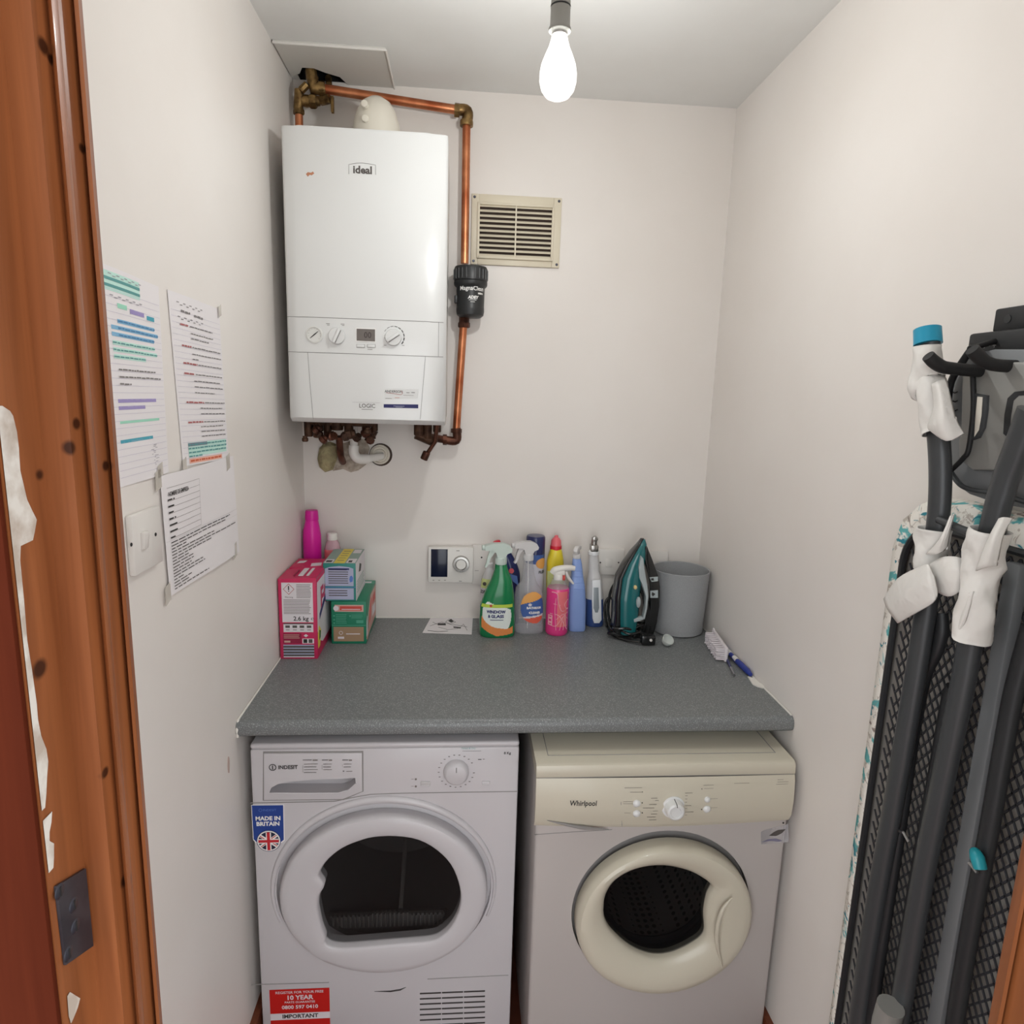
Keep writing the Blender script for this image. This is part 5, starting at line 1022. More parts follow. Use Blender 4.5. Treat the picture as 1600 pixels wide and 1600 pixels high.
# 4 clear bathroom cleaner
y = -.122; R4 = rows_px([(985, 803, 849, 1), (950, 803, 849, 1), (928, 804, 848, 1), (918, 806, 844, 1), (908, 814, 838, .9), (895, 816.5, 834.5, .8), (874, 818.5, 832.5, .8)], y, .026)
t = thing('spray_bottle', 'clear bathroom cleaner bottle with an oval blue and orange label and translucent trigger head', 'spray bottle', (R4[0][1], y, ZC), 'cleaning bottles on the worktop')
mb = MB(); pt = bottle_mesh(mb, R4, 'clear_plastic'); mb.build('bottle', t)
mb = MB(); bottle_mesh(mb, R4, 'clear_plastic', z_to=ZC + .020, inset=.003); mb.build('liquid', t)
MB().tube([(R4[-1][1], y, R4[-1][0]), (R4[-1][1] + .004, y, ZC + .01)], .002, 'frost_plastic', 8).build('dip_tube', t)
mb = MB(); z = lambda v: at(833, v, 'y', y - .026).z; th0, th1 = -.55, 1.15; za, zb_ = z(974), z(925)
el_ = lambda s, q: s * s + q * q < 1
patch(mb, pt, el_, th0, th1, za, zb_, 'label_redorange', .0005); patch(mb, pt, lambda s, q: el_(s, q) and q > -.55 + .12 * s, th0, th1, za, zb_, 'label_blue', .0008); patch(mb, pt, lambda s, q: el_(s, q) and q > .42 + .25 * s, th0, th1, za, zb_, 'label_orange', .0011)
patch(mb, pt, lambda s, q: el_(s, q) and -.62 + .12 * s < q < -.50 + .12 * s, th0, th1, za, zb_, 'carton_white', .0011)
btext(mb, pt, 'BATHROOM', .32, z(950), .0095, 'white_print', bold=.0005, off=.0018, sx=.72, R_=.042); btext(mb, pt, 'CLEANER', .32, z(957.5), .0095, 'white_print', bold=.0005, off=.0018, sx=.72, R_=.042)
disc(mb, pt(.02, z(945), .0016), .0045, (-.1, -1, 0), .0004, 'carton_white', 16, sx=1.2); mb.build('label', t)
trigger(t, (R4[-1][1], y, R4[-1][0] - .002), (-.97, -.15), 'frost_plastic', 1.12, wd=.020)
# 5 aerosol
y = -.045; t = thing('aerosol_can', 'white aerosol can with a navy cap behind the clear spray bottle', 'aerosol can', (.713, y, ZC), 'cleaning bottles on the worktop')
zcap = at(838, 866, 'y', y - .02).z; ztop = 1.196
mb = MB(); mb.lathe([(.0275, 0), (.029, .004), (.029, zcap - ZC - .004), (.027, zcap - ZC)], (.713, y, ZC), 'can_white', seg=40); mb.build('can', t)
mb = MB(); mb.lathe([(.0295, zcap - .002), (.0295, ztop - .006), (.027, ztop - .001), (.001, ztop)], (.713, y, 0), 'navy', seg=40); mb.build('cap', t)
mb = MB(); _, pc_ = bottle_surf([(ZC, .713, y, .0292, .0292), (1.3, .713, y, .0292, .0292)], 2); patch(mb, pc_, lambda s, q: True, -1.5, 1.5, zcap - .030, zcap - .001, 'label_blue', .0004); patch(mb, pc_, lambda s, q: s * s + q * q < 1, .0, 1.4, zcap - .045, zcap - .012, 'label_orange', .0008); btext(mb, pc_, 'FLEX', .75, zcap - .056, .012, 'ink', bold=.0004, R_=.029); mb.build('label', t)
# 6 yellow bottle
y = -.045; R6 = rows_px([(980, 853.5, 881, 1), (900, 853.5, 881, 1), (875, 854.5, 880.5, 1), (862, 858.5, 878.5, 1), (857, 860, 877, 1)], y, .021)
t = thing('bleach_bottle', 'yellow bottle with a coral red cap standing behind the pink bottle', 'bottle', (R6[0][1], y, ZC), 'cleaning bottles on the worktop')
mb = MB(); pt = bottle_mesh(mb, R6, 'yellow_liquid'); mb.build('bottle', t)
mb = MB(); zz_ = R6[-1][0]; mb.lathe([(.0178, -.003), (.0185, 0), (.0178, .010)], (R6[-1][1], y, zz_), 'red_cap', seg=30); mb.lathe([(.0168, .010), (.0155, .026), (.0100, .034), (.0065, .036), (.0055, .042), (.001, .043)], (R6[-1][1], y, zz_), 'coral_cap', seg=30); mb.build('cap', t)
mb = MB(); z = lambda v: at(866, v, 'y', y - .02).z; patch(mb, pt, lambda s, q: True, -1.2, 1.2, z(960), z(893), 'label_lime', .0005); mb.build('label', t)
# 7 pink spray
y = -.131; pcx = .7765; t = thing('spray_bottle', 'round bright pink spray bottle with white swirls, third bottle along the front', 'spray bottle', (pcx, y, ZC), 'cleaning bottles on the worktop')
z = lambda v: at(867, v, 'y', y - .034).z
zsh = at(867, 917, 'y', y).z; zt2 = at(867, 907, 'y', y).z
R7 = [(ZC + .0005, pcx, y, .031, .031), (ZC + .006, pcx, y, .0345, .0345), (zsh - .006, pcx, y, .0345, .0345), (zsh, pcx, y, .032, .032)]
mb = MB(); pt = bottle_mesh(mb, R7, 'pink_liquid', n=2); mb.build('bottle', t)
mb = MB(); R7b = [(zsh, pcx, y, .032, .032), (zsh + .006, pcx, y, .026, .026), (zt2 + .006, pcx, y, .017, .017)]; bottle_mesh(mb, R7b, 'clear_plastic', n=2); mb.build('shoulder', t)
mb = MB()
patch(mb, pt, lambda s, q: -.15 < s < .75, -1.1, 1.1, z(980), z(925), 'coral_print', .0004)
def curve(pts, r_=.0009):
    P_, _r = crom([pt(a, z(v), .0008) for a, v in pts], [0] * len(pts), 6); mb.tube(P_, r_, 'pink_print', 5)
curve([(-.7, 926), (-.2, 928), (-.1, 940), (.25, 955), (.9, 952)], .0013); curve([(.9, 938), (.5, 945), (.7, 952)], .0009); curve([(-.3, 935), (-.35, 955), (-.2, 985)]); curve([(-.8, 960), (0, 962), (.6, 978), (.9, 985)], .0012); curve([(.9, 958), (.3, 966), (-.2, 978), (-.7, 978)]); curve([(.6, 958), (.45, 985)]); curve([(-.2, 968), (.4, 960), (.9, 968)]); curve([(-.5, 944), (.1, 946)]); curve([(.1, 985), (.5, 962), (.8, 980)])
patch(mb, pt, lambda s, q: abs(s) > .6 or abs(q) > .8 or int(q * 6) % 2, -1.0, -.55, z(978), z(962), 'pink_print', .0007, 10, 10); mb.build('label', t)
mb = MB(); zb2 = zt2 + .004; mb.lathe([(.0155, 0), (.016, .010), (.014, .018)], (pcx, y, zb2), 'white_plastic', seg=28)
mb.build('collar', t)
mb = MB(); mb.tube([(pcx - .020, y, zb2 + .018), (pcx - .012, y, zb2 + .028), (pcx + .010, y, zb2 + .034), (pcx + .034, y, zb2 + .036), (pcx + .048, y, zb2 + .034)], [.009, .011, .010, .0085, .0075], 'white_plastic', 16, True); mb.box((pcx - .016, y - .009, zb2 + .012), (pcx + .018, y + .009, zb2 + .030), 'white_plastic', .004); mb.build('spray_head', t)
mb = MB(); mb.tube([(pcx + .022, y, zb2 + .026), (pcx + .026, y, zb2 + .012), (pcx + .034, y, zb2), (pcx + .046, y, zb2 - .014)], [.005, .005, .0045, .003], 'white_plastic', 10, True); mb.build('trigger', t)
MB().box((pcx + .010, y - .0155, zb2 + .001), (pcx + .018, y - .010, zb2 + .016), 'print_red', .001).build('tab', t)
# 8 blue bottle
y = -.106; R8 = rows_px([(984, 887.5, 914, 1), (940, 887, 915, 1), (915, 889, 913.5, 1), (900, 892, 911, .9), (880, 894, 909, .8), (871, 895, 907, .8)], y, .022)
t = thing('spray_bottle', 'plain powder blue bottle without a label, right of the pink bottle', 'spray bottle', (R8[0][1], y, ZC), 'cleaning bottles on the worktop')
mb = MB(); pt = bottle_mesh(mb, R8, 'blue_bottle', n=3)
for k in range(4): zq = at(900, 890 + 9 * k, 'y', y).z; mb.tube([pt(th_ / 10, zq, .0002) for th_ in range(-9, 10)], .0009, 'blue_bottle', 5)
mb.build('bottle', t)
trigger(t, (R8[-1][1], y, R8[-1][0] - .002), (.45, .9), 'frost_plastic', .68, coll=.018)
# 9 white and navy bottle
y = -.062; R9 = rows_px([(970, 915, 942, 1), (930, 915, 942, 1), (905, 917, 940, 1), (892, 919.5, 936, .9), (870, 920, 935, .8), (864, 920, 935, .8)], y, .024)
t = thing('spray_bottle', 'clear and navy spray bottle with a silver head and long white trigger facing forward', 'spray bottle', (R9[0][1], y, ZC), 'cleaning bottles on the worktop')
mb = MB(); z = lambda v: at(928, v, 'y', y - .02).z; pt = bottle_mesh(mb, R9, 'frost_plastic'); mb.build('bottle', t)
mb = MB(); bottle_mesh(mb, R9, 'blue_liquid', z_to=z(937), inset=-.0006); mb.build('liquid', t)
bx = R9[-1][1]
mb = MB(); mb.prism([at(u, v, 'y', y - .0262) for u, v in ((925, 906), (937.5, 906), (939, 935), (939.5, 968), (936, 973), (928, 973), (925.5, 966), (924.5, 935))], (0, -1, 0), .005, 'grad_white', .0015); mb.build('trigger', t)
mb = MB(); mb.prism([at(u, v, 'y', y - .0312) for u, v in ((927.5, 918), (935, 918), (936, 950), (934, 957), (930, 957), (927.5, 950))], (0, -1, 0), .0012, 'smoke_plastic', .0004); mb.build('window_strip', t)
mb = MB(); zz_ = R9[-1][0]; mb.lathe([(.0165, -.004), (.017, .004), (.012, .010)], (bx, y, zz_), 'grad_white', seg=28); mb.box((bx - .012, y - .016, zz_ + .006), (bx + .012, y + .014, zz_ + .028), 'silver', .004); mb.build('collar', t)
mb = MB(); mb.tube([(bx, y, zz_ + .022), (bx, y - .002, zz_ + .050)], [.010, .0085], 'silver', 20); mb.cyl((bx, y - .004, zz_ + .048), (bx, y - .018, zz_ + .048), .0085, 'silver', 20, .002); mb.build('spray_head', t)

# ------------------------------------------------------------ leaflet
lf = thing('leaflet', 'small white instruction leaflet with line drawings lying on the worktop below the heating controller', 'leaflet', (.45, -.08, ZC))
mb = MB(); q = [at(u, v, 'z', ZC + .0006) for u, v in ((660, 989), (737, 991.5), (739, 963.5), (674, 963.5))]; mb.prism(q, (0, 0, 1), .0006, 'paper'); q2_ = [at(u, v, 'z', ZC + .0014) for u, v in ((664, 985), (736, 988), (739, 961.5 + 2), (680, 964))]; mb.prism([p + V((0, 0, 0)) for p in q2_], (0, 0, 1), .0005, 'paper'); mb.build('sheet', lf)
mb = MB()
for seg_ in ([(672, 978), (690, 972), (705, 976), (722, 978), (730, 980)], [(685, 980), (700, 984), (716, 982)], [(696, 972), (702, 967), (712, 972), (704, 975), (696, 972)], [(676, 972), (684, 976), (694, 977)], [(718, 982), (724, 975), (730, 985)], [(668, 985), (684, 987), (700, 986)]):
    mb.tube([at(u, v, 'z', ZC + .0020) for u, v in seg_], .0007, 'ink_grey', 5)
for px in ([(684, 974), (696, 974), (697, 977), (684, 977)], [(700, 970), (705, 967), (709, 971), (705, 973)], [(708, 979), (720, 980), (720, 982), (709, 981)]): mb.prism([at(u, v, 'z', ZC + .0019) for u, v in px], (0, 0, 1), .0003, 'ink')
mb.build('drawing', lf)

# ------------------------------------------------------------ iron standing on its heel
IY = -.160
ir = thing('steam_iron', 'teal and black steam iron standing on its heel beside the grey bin', 'iron', (1.02, IY, ZC))
def ipt(u, v, y=IY):
    p = at(u, v, 'y', y); p.z = max(p.z, ZC + .006); return p
def isl(px, hw, y, m_, nm, par=ir, bev=.004, sh=38):
    """slab cut to a side outline, thick in y"""
    mb = MB(); P_ = [at(u, v, 'y', y) for u, v in px]
    for p in P_: p.z = max(p.z, ZC + .0015)
    bm = bmesh.new(); n = len(P_)
    a = [bm.verts.new(p + V((0, -hw, 0))) for p in P_]; b = [bm.verts.new(p + V((0, hw, 0))) for p in P_]
    f1 = bm.faces.new(a); f2 = bm.faces.new(b[::-1]); [bm.faces.new((a[(i + 1) % n], a[i], b[i], b[(i + 1) % n])) for i in range(n)]
    bmesh.ops.recalc_face_normals(bm, faces=bm.faces); bmesh.ops.bevel(bm, geom=list(f1.edges) + list(f2.edges), offset=bev, segments=4, affect='EDGES', profile=.6); bmesh.ops.triangulate(bm, faces=[f for f in bm.faces if len(f.verts) > 4])
    mb.addbm(bm, m_); bm.free(); return mb.build(nm, par, sharp=sh)
def loftz(px, y, m_, nm, wf, par=ir, n=2.6):
    """outline rows (v, uL, uR) lofted as rounded sections, half depth wf(t)"""
    rows = []
    for i, (v, a, b) in enumerate(px):
        z, cx, rx = zrow(v, a, b, y); rows.append((max(z, ZC + .002), cx, y, rx, wf(i / (len(px) - 1))))
    mb = MB(); bottle_mesh(mb, rows, m_, n=n, seg=36); return mb.build(nm, par, sharp=60)
wf = lambda t: .036 * (1 - t ** 2.2) + .006
loftz([(985, 962, 992), (960, 960, 996), (930, 961, 998), (900, 967, 1002), (880, 976, 1006), (862, 988, 1009), (850, 997, 1010), (842.5, 1002, 1008)], IY, 'iron_teal', 'body', wf)
loftz([(988, 955, 969), (960, 957, 968), (930, 958, 968), (900, 963, 971), (880, 973, 981), (862, 985, 992), (850, 995, 1000), (841, 1001, 1006)], IY, 'iron_black', 'soleplate', lambda t: .030 * (1 - t ** 2.2) + .006, n=3)
isl([(986, 996), (1012, 998), (1016, 975), (1013, 950), (1008, 925), (1002, 908), (997, 905), (992, 912), (996, 918), (1001, 930), (1004, 950), (1005, 970), (1000, 985), (988, 988)], .022, IY, 'iron_black', 'heel_block')
isl([(1006, 852), (1009, 852), (1018, 875), (1026, 897), (1029, 915), (1028, 945), (1024, 970), (1018, 992), (1008, 992), (1012, 965), (1014, 940), (1014, 915), (1010, 895), (1005, 872)], .018, IY - .004, 'iron_black', 'handle')
isl([(1001, 868), (1004, 872), (1006, 890), (1010, 912), (1012, 930), (1010, 950), (1006, 966), (1003, 966), (1007, 948), (1008, 930), (1003, 914), (998, 902), (997, 885)], .010, IY - .030, 'iron_grey', 'trim_strip', bev=.002)
mb = MB(); c = ipt(993, 918, IY - .043); mb.lathe([(.006, 0), (.006, .006), (.003, .008)], c + V((0, .006, 0)), 'amber', axis=(0, -1, 0), seg=20, sx=.8); mb.build('spray_button', ir)
mb = MB(); c = ipt(997.5, 941, IY - .041); mb.lathe([(.0105, -.004), (.0105, .003), (.008, .005)], c, 'iron_grey', axis=(0, -1, 0), seg=28, sx=.62, sy=1.9 / 1.25); mb.build('temperature_dial', ir)
mb = MB(); c = ipt(1021, 928, IY - .0225)
for px in ([(1015, 902), (1028, 901), (1028, 908), (1018, 909)], [(1016, 923), (1028, 922), (1028, 934), (1016, 934)]): mb.prism([ipt(u, v, IY - .0222) for u, v in px], (0, -1, 0), .0008, 'iron_grey')
mb.prism([ipt(u, v, IY - .0231) for u, v in ((1019, 925), (1024, 928), (1020, 932), (1018, 929))], (0, -1, 0), .0005, 'ink'); mb.prism([ipt(u, v, IY - .0231) for u, v in ((1017, 904), (1021, 903), (1022, 907), (1018, 907))], (0, -1, 0), .0005, 'ink'); mb.build('rating_print', ir)
mb = MB(); mb.tube([ipt(1008, 880, IY - .022), ipt(1013, 893, IY - .024), ipt(1017, 900, IY - .024)], .0022, 'white_plastic', 8); mb.build('highlight_strip', ir) if False else None
isl([(988, 966), (1003, 963), (1004, 967), (996, 970), (990, 971)], .008, IY - .032, 'iron_grey', 'heel_trim', bev=.002)
# cord in loose coils around the heel
mb = MB(); pts = []
for k in range(40):
    a = k * .55; rr = .040 + .010 * sin(k * 1.3); pts.append(V((.985 + rr * 1.15 * cos(a), IY - .012 + rr * .72 * sin(a), ZC + .006 + .0009 * k + .004 * (1 + sin(k * 2.1)))))
pts = [p for p in pts]
mb.tube(pts, .0042, 'iron_black', 8, True)
mb.tube([ipt(955, 985, -.10), ipt(950, 955, -.09), ipt(954, 925, -.09), ipt(962, 910, -.10), ipt(968, 905, -.12)], .0045, 'iron_black', 8, True)
mb.tube([ipt(948, 985, -.10), ipt(945, 950, -.09), ipt(950, 935, -.085), ipt(958, 940, -.09), ipt(957, 975, -.10)], .0042, 'iron_black', 8, True)
mb.tube([at(950, 975, 'z', ZC + .007), at(955, 990, 'z', ZC + .007), at(975, 999, 'z', ZC + .007), at(1000, 1003, 'z', ZC + .010)], .0042, 'iron_black', 8, True)
mb.build('cord', ir)
mb = MB(); a = at(1012, 1000, 'z', ZC + .016); mb.box(a + V((-.020, -.010, -.014)), a + V((.022, .016, .016)), 'iron_black', .005); mb.cyl(a + V((.006, -.011, .004)), a + V((.006, -.014, .004)), .004, 'white_plastic', 12); mb.build('plug', ir)

# ------------------------------------------------------------ grey bin
bn = thing('waste_bin', 'plain grey plastic bin in the right corner of the worktop', 'bin', (1.163, -.100, ZC))
zt3 = 1.108
mb = MB(); mb.lathe([(.0005, .0005), (.074, .0005), (.079, .004), (.0875, zt3 - ZC - .002), (.0885, zt3 - ZC), (.0875, zt3 - ZC + .0015), (.0850, zt3 - ZC), (.0770, .008), (.0005, .006)], (1.163, -.100, ZC), 'bin_grey', seg=64, cap0=False, cap1=False); mb.build('shell', bn)
mb = MB(); mb.box((1.135, -.080, ZC + .01), (1.190, -.050, ZC + .165), 'black_matt', .01); tag(mb.build('black_pouch'), 'black object just showing over the rim inside the grey bin', 'pouch')
# measuring cap
mb = MB(); c = at(1043, 1001, 'z', ZC + .016); ax = V((.25, -.55, .75))
mb.lathe([(.0001, -.016), (.009, -.0145), (.0145, -.009), (.0172, 0), (.0176, .006), (.0160, .006), (.0156, 0), (.0130, -.008), (.0080, -.0125), (.0001, -.014)], c, 'cap_clear', axis=ax, seg=30, cap0=False, cap1=False)
o = mb.build('measuring_cap'); tag(o, 'small translucent dosing cap lying on the worktop in front of the grey bin', 'cap')
zmin = min((o.matrix_basis @ v.co).z for v in o.data.vertices); o.location.z += ZC + .0005 - zmin
# scrubbing brush leaning against the wall
def zpt(u, v, h): return at(u, v, 'z', ZC + h)
br = thing('scrubbing_brush', 'white scrubbing brush with a hanging loop on the worktop beside the grey bin', 'brush', at(1112, 1015, 'z', ZC))
mb = MB(); A = zpt(1113, 992, .030); B = zpt(1131, 1018, .030); d = (B - A); n_ = V((d.y, -d.x, 0)).normalized() * -1
pA = A - d * .05; L = d.length * 1.1; dn = d.normalized(); sd = V((-dn.y, dn.x, 0)); sd = sd if sd.x > 0 else -sd
def obox(mb, o, ex, ey, ez, m_, bev=.003):
    bm = bmesh.new(); bmesh.ops.create_cube(bm, size=1); 
    lx, ly, lz = ex.length, ey.length, ez.length
    for v in bm.verts: v.co = V((v.co.x * lx, v.co.y * ly, v.co.z * lz))
    bmesh.ops.bevel(bm, geom=bm.edges[:], offset=bev, segments=3, affect='EDGES', profile=.5)
    for v in bm.verts: v.co = o + ex.normalized() * (v.co.x + lx / 2) + ey.normalized() * (v.co.y + ly / 2) + ez.normalized() * (v.co.z + lz / 2)
    mb.addbm(bm, m_); bm.free()
obox(mb, V((pA.x, pA.y, ZC + .001)) + sd * .002, dn * L, sd * .009, V((0, 0, .042)), 'brush_white'); mb.build('back', br)
mb = MB()
for i in range(9):
    for j in range(6):
        p = V((pA.x, pA.y, ZC + .006)) + dn * L * (.06 + .88 * i / 8) + V((0, 0, .030 * j / 5)); mb.tube([p + sd * .003, p - sd * .021 + V((random.uniform(-.001, .001), random.uniform(-.001, .001), random.uniform(-.001, .001)))], [.0024, .0030], 'bristle', 6)
mb.build('bristles', br)
mb = MB(); c = V((pA.x, pA.y, ZC + .036)) - dn * .006 + sd * .006; mb.tube([c + (dn * -cos(a) + V((0, 0, 1)) * sin(a)) * .010 for a in [2 * pi * i / 16 for i in range(17)]], .002, 'brush_white', 8); mb.build('hanging_loop', br)
db = thing('washing_up_brush', 'blue and white brush handle lying along the right wall on the worktop', 'brush', at(1155, 1035, 'z', ZC))
P_ = [zpt(1131, 1009, .010), zpt(1142, 1017, .010), zpt(1150, 1026, .009), zpt(1160, 1038, .009), zpt(1168, 1048, .009), zpt(1173, 1054, .008)]
for p in P_: p.x = min(p.x, W - .010)
mb = MB(); mb.tube(P_, [.0065, .0055, .0065, .0080, .0080, .0050], 'brush_blue', 14, True); mb.build('handle', db)
mb = MB()
for i, r_ in ((1, .0062), (2, .0066)): mb.tube([P_[i].lerp(P_[i + 1], .15) + V((0, 0, .0012)), P_[i].lerp(P_[i + 1], .6) + V((0, 0, .0012))], [r_, r_ + .001], 'white_plastic', 12)
mb.build('grip_inlay', db)
tb = thing('detail_brush', 'slim dark blue brush with a grey tip lying beside the scrubbing brush', 'brush', at(1138, 1035, 'z', ZC))
mb = MB(); mb.tube([zpt(1131, 1020, .006), zpt(1137, 1032, .006), zpt(1142, 1043, .005)], [.005, .0045, .003], 'navy', 12, True); mb.build('handle', tb)
mb = MB(); mb.tube([zpt(1142, 1043, .005), zpt(1147, 1055, .005)], [.0032, .0036], 'steel', 10); mb.build('tip', tb)

# ------------------------------------------------------------ ironing board hanging on the right wall
ib = thing('ironing_board', 'folded dark grey ironing board with a floral cover hanging against the right wall', 'ironing board', (1.21, -1.20, .25))
XB = 1.200; BY0, BY1, BZA, BZB = -1.400, -1.010, .20, 1.492
def bx_(u, v, x): return at(u, v, 'X'.lower(), x)
def rr_yz(y0, y1, z0, z1, r, x, n=8):
    pts = []
    for (cy, cz, a0) in ((y1 - r, z1 - r, 0), (y0 + r, z1 - r, 90), (y0 + r * 1.8, z0 + r * 1.8, 180), (y1 - r * 1.8, z0 + r * 1.8, 270)):
        rr = r if a0 < 180 else r * 1.8
        for i in range(n + 1): a = math.radians(a0 + 90 * i / n); pts.append(V((x, cy + rr * cos(a), cz + rr * sin(a))))
    return pts
mb = MB(); out = rr_yz(BY0, BY1, BZA, BZB, .09, 0); inn = rr_yz(BY0 + .045, BY1 - .034, BZA + .03, BZB - .045, .07, 0)
K = len(out); vs = []
for x, f in ((XB - .004, 0.0), (XB - .009, .35), (XB - .004, .85), (XB + .012, 1.0), (XB + .034, 1.0), (XB + .042, .8)):
    for i in range(K): p = inn[i].lerp(out[i], f); cr_ = .0025 * sin(i * 2.3 + f * 5) + .0015 * sin(i * 5.1); vs.append(V((x + cr_ * (f < .9), p.y, p.z)))
fs = [(j * K + i, (j + 1) * K + i, (j + 1) * K + (i + 1) % K, j * K + (i + 1) % K) for j in range(5) for i in range(K)] + [tuple(5 * K + i for i in range(K))]
mb.add(vs, fs, 'floral'); mb.build('cover', ib, sharp=60)
mb = MB(); mb.prism([p + V((XB + .010, 0, 0)) for p in rr_yz(BY0 + .02, BY1 - .02, BZA + .02, BZB - .02, .07, 0)], (1, 0, 0), .006, 'pad_felt'); mb.build('padding', ib)
# expanded metal top, real wires
mb = MB(); y0, y1, z0, z1 = BY0 + .042, BY1 - .034, BZA + .03, BZB - .048; cw, ch = .016, .0115; ny = int((y1 - y0) / cw); nz = int((z1 - z0) / ch)
for i in range(ny):
    for j in range(nz):
        cy = y0 + (i + .5 * (j % 2)) * cw; cz = z0 + j * ch
        for dy in (-cw / 2, cw / 2):
            a = V((XB - .0005, cy, cz)); b = V((XB - .0005, cy + dy, cz + ch)); d = (b - a).normalized(); s_ = V((0, -d.z, d.y)) * .0013
            q = [a + s_, a - s_, b - s_, b + s_]; mb.add(q + [p + V((-.0022, 0, 0)) for p in q], [(4, 5, 6, 7), (0, 3, 2, 1), (0, 1, 5, 4), (2, 3, 7, 6), (1, 2, 6, 5), (3, 0, 4, 7)], 'board_mesh')
mb.build('mesh_top', ib)
mb = MB(); P_ = [p + V((XB - .004, 0, 0)) for p in rr_yz(BY0 + .040, BY1 - .030, BZA + .03, BZB - .045, .07, 0)]; mb.tube(P_ + P_[:1], .0055, 'tube_dark', 8); mb.build('edge_rim', ib)
mb = MB(); P_ = [bx_(1592, 880, XB - .010), bx_(1570, 1010, XB - .010), bx_(1555, 1120, XB - .010), bx_(1528, 1250, XB - .010), bx_(1499, 1400, XB - .010), bx_(1470, 1590, XB - .010), bx_(1455, 1680, XB - .010)]
yb = sum(p.y for p in P_) / len(P_)
mb.box((XB - .020, yb - .012, BZA + .05), (XB - .004, yb + .012, P_[0].z), 'board_grey', .003); mb.build('runner', ib)
def leg(nm, px, x, r_, m_='tube_grey', x2=None):
    n = len(px); pts = [bx_(u, v, x + ((x2 - x) * i / (n - 1) if x2 else 0)) for i, (u, v) in enumerate(px)]; mb = MB(); mb.tube(pts, r_, m_, 16, True, flat=.75, flatdir=(1, 0, 0)); return mb.build(nm, ib)
leg('leg', [(1451, 530), (1453, 580), (1460, 640), (1467, 690), (1469, 760), (1464, 830), (1450, 930), (1428, 1070), (1397, 1250), (1370, 1400), (1345, 1560), (1330, 1680)], 1.135, .0165, x2=1.165)
leg('leg', [(1612, 640), (1590, 700), (1568, 760), (1550, 830), (1535, 900), (1520, 980), (1502, 1080), (1475, 1210), (1448, 1340), (1425, 1470), (1400, 1620), (1390, 1690)], 1.130, .0165, x2=1.160)
leg('brace', [(1469, 958), (1470, 985), (1462, 1015), (1447, 1045), (1438, 1080), (1425, 1150), (1408, 1270), (1388, 1400), (1370, 1520), (1362, 1600)], 1.172, .0120, 'tube_dark')
leg('brace', [(1490, 1075), (1484, 1090), (1476, 1130), (1462, 1210), (1440, 1330), (1418, 1460), (1400, 1580), (1390, 1650)], 1.178, .0115, 'tube_dark')
leg('brace', [(1612, 980), (1585, 1080), (1566, 1180), (1545, 1300), (1520, 1430), (1498, 1560), (1485, 1650)], 1.165, .0125, 'tube_dark')
mb = MB(); mb.tube([bx_(1467, 812, 1.135), bx_(1500, 826, 1.135), bx_(1540, 842, 1.130)], .0055, 'tube_grey', 10); mb.build('crossbar', ib)
mb = MB(); mb.tube([bx_(1405, 1298, 1.16), bx_(1412, 1301, 1.15), bx_(1420, 1316, 1.15)], .0022, 'steel', 8); mb.build('spring_clip', ib)
mb = MB(); mb.tube([bx_(1392, 1572, 1.13), bx_(1384, 1600, 1.13), bx_(1378, 1640, 1.13)], .0185, 'board_plate', 16); mb.build('foot_cap', ib)
mb = MB(); mb.tube([bx_(1449, 514, 1.133), bx_(1450, 538, 1.133)], [.0175, .0180], 'teal_cap', 24); mb.build('foot_cap', ib)
mb = MB(); mb.tube([bx_(1523, 1330, 1.150), bx_(1527, 1340, 1.146), bx_(1532, 1358, 1.146)], [.006, .0085, .0075], 'teal_lever', 16, True); mb.build('height_lever', ib)
mb = MB(); mb.tube([bx_(1514, 1348, 1.150), bx_(1521, 1356, 1.150), bx_(1527, 1364, 1.150)], .0022, 'steel', 8); mb.build('lever_pin', ib)
# iron rest above the board
def plate(px, x, t, m_, nm, par, bev=.002):
    mb = MB(); mb.prism([bx_(u, v, x) for u, v in px], (-1, 0, 0), t, m_, bev); return mb.build(nm, par)
rest = plate([(1484, 612), (1494, 588), (1510, 566), (1526, 553), (1560, 546), (1640, 546), (1640, 800), (1560, 786), (1520, 772), (1500, 757), (1486, 738), (1481, 700)], 1.190, .006, 'board_grey', 'iron_rest', ib)
plate([(1513, 588), (1524, 574), (1560, 566), (1640, 566), (1640, 735), (1530, 735), (1520, 728), (1508, 714), (1507, 690), (1511, 680)], 1.184, .010, 'board_plate', 'rest_panel', rest, .003)
plate([(1522, 614), (1546, 618), (1545, 640), (1541, 668), (1533, 684), (1516, 690), (1519, 650)], 1.174, .0035, 'tube_grey', 'rest_frame', rest); plate([(1527, 619), (1536, 620), (1534, 650), (1530, 672), (1522, 684), (1524, 650)], 1.1705, .001, 'white_plastic_warm', 'slot_patch', rest)  # lighter patches added in place of open slots in the rest
plate([(1577, 622), (1588, 612), (1640, 606), (1640, 700), (1584, 690), (1570, 678), (1572, 648)], 1.174, .0035, 'tube_dark', 'rest_frame', rest); plate([(1584, 626), (1592, 618), (1640, 614), (1640, 690), (1588, 680), (1578, 670), (1580, 650)], 1.1705, .001, 'board_plate', 'slot_patch', rest)
mb = MB(); mb.tube([bx_(u, v, 1.176) for u, v in ((1522, 540), (1506, 562), (1488, 592), (1482, 620), (1481, 660))], .0050, 'tube_dark', 10, True)
mb.tube([bx_(u, v, 1.172) for u, v in ((1520, 585), (1521, 640), (1514, 700), (1505, 716), (1487, 734))], .0035, 'black_matt', 10, True); mb.tube([bx_(u, v, 1.176) for u, v in ((1486, 738), (1500, 757), (1520, 766), (1560, 772), (1620, 790))], .0035, 'tube_grey', 8, True)
mb.build('rest_wire', rest)
mb = MB()
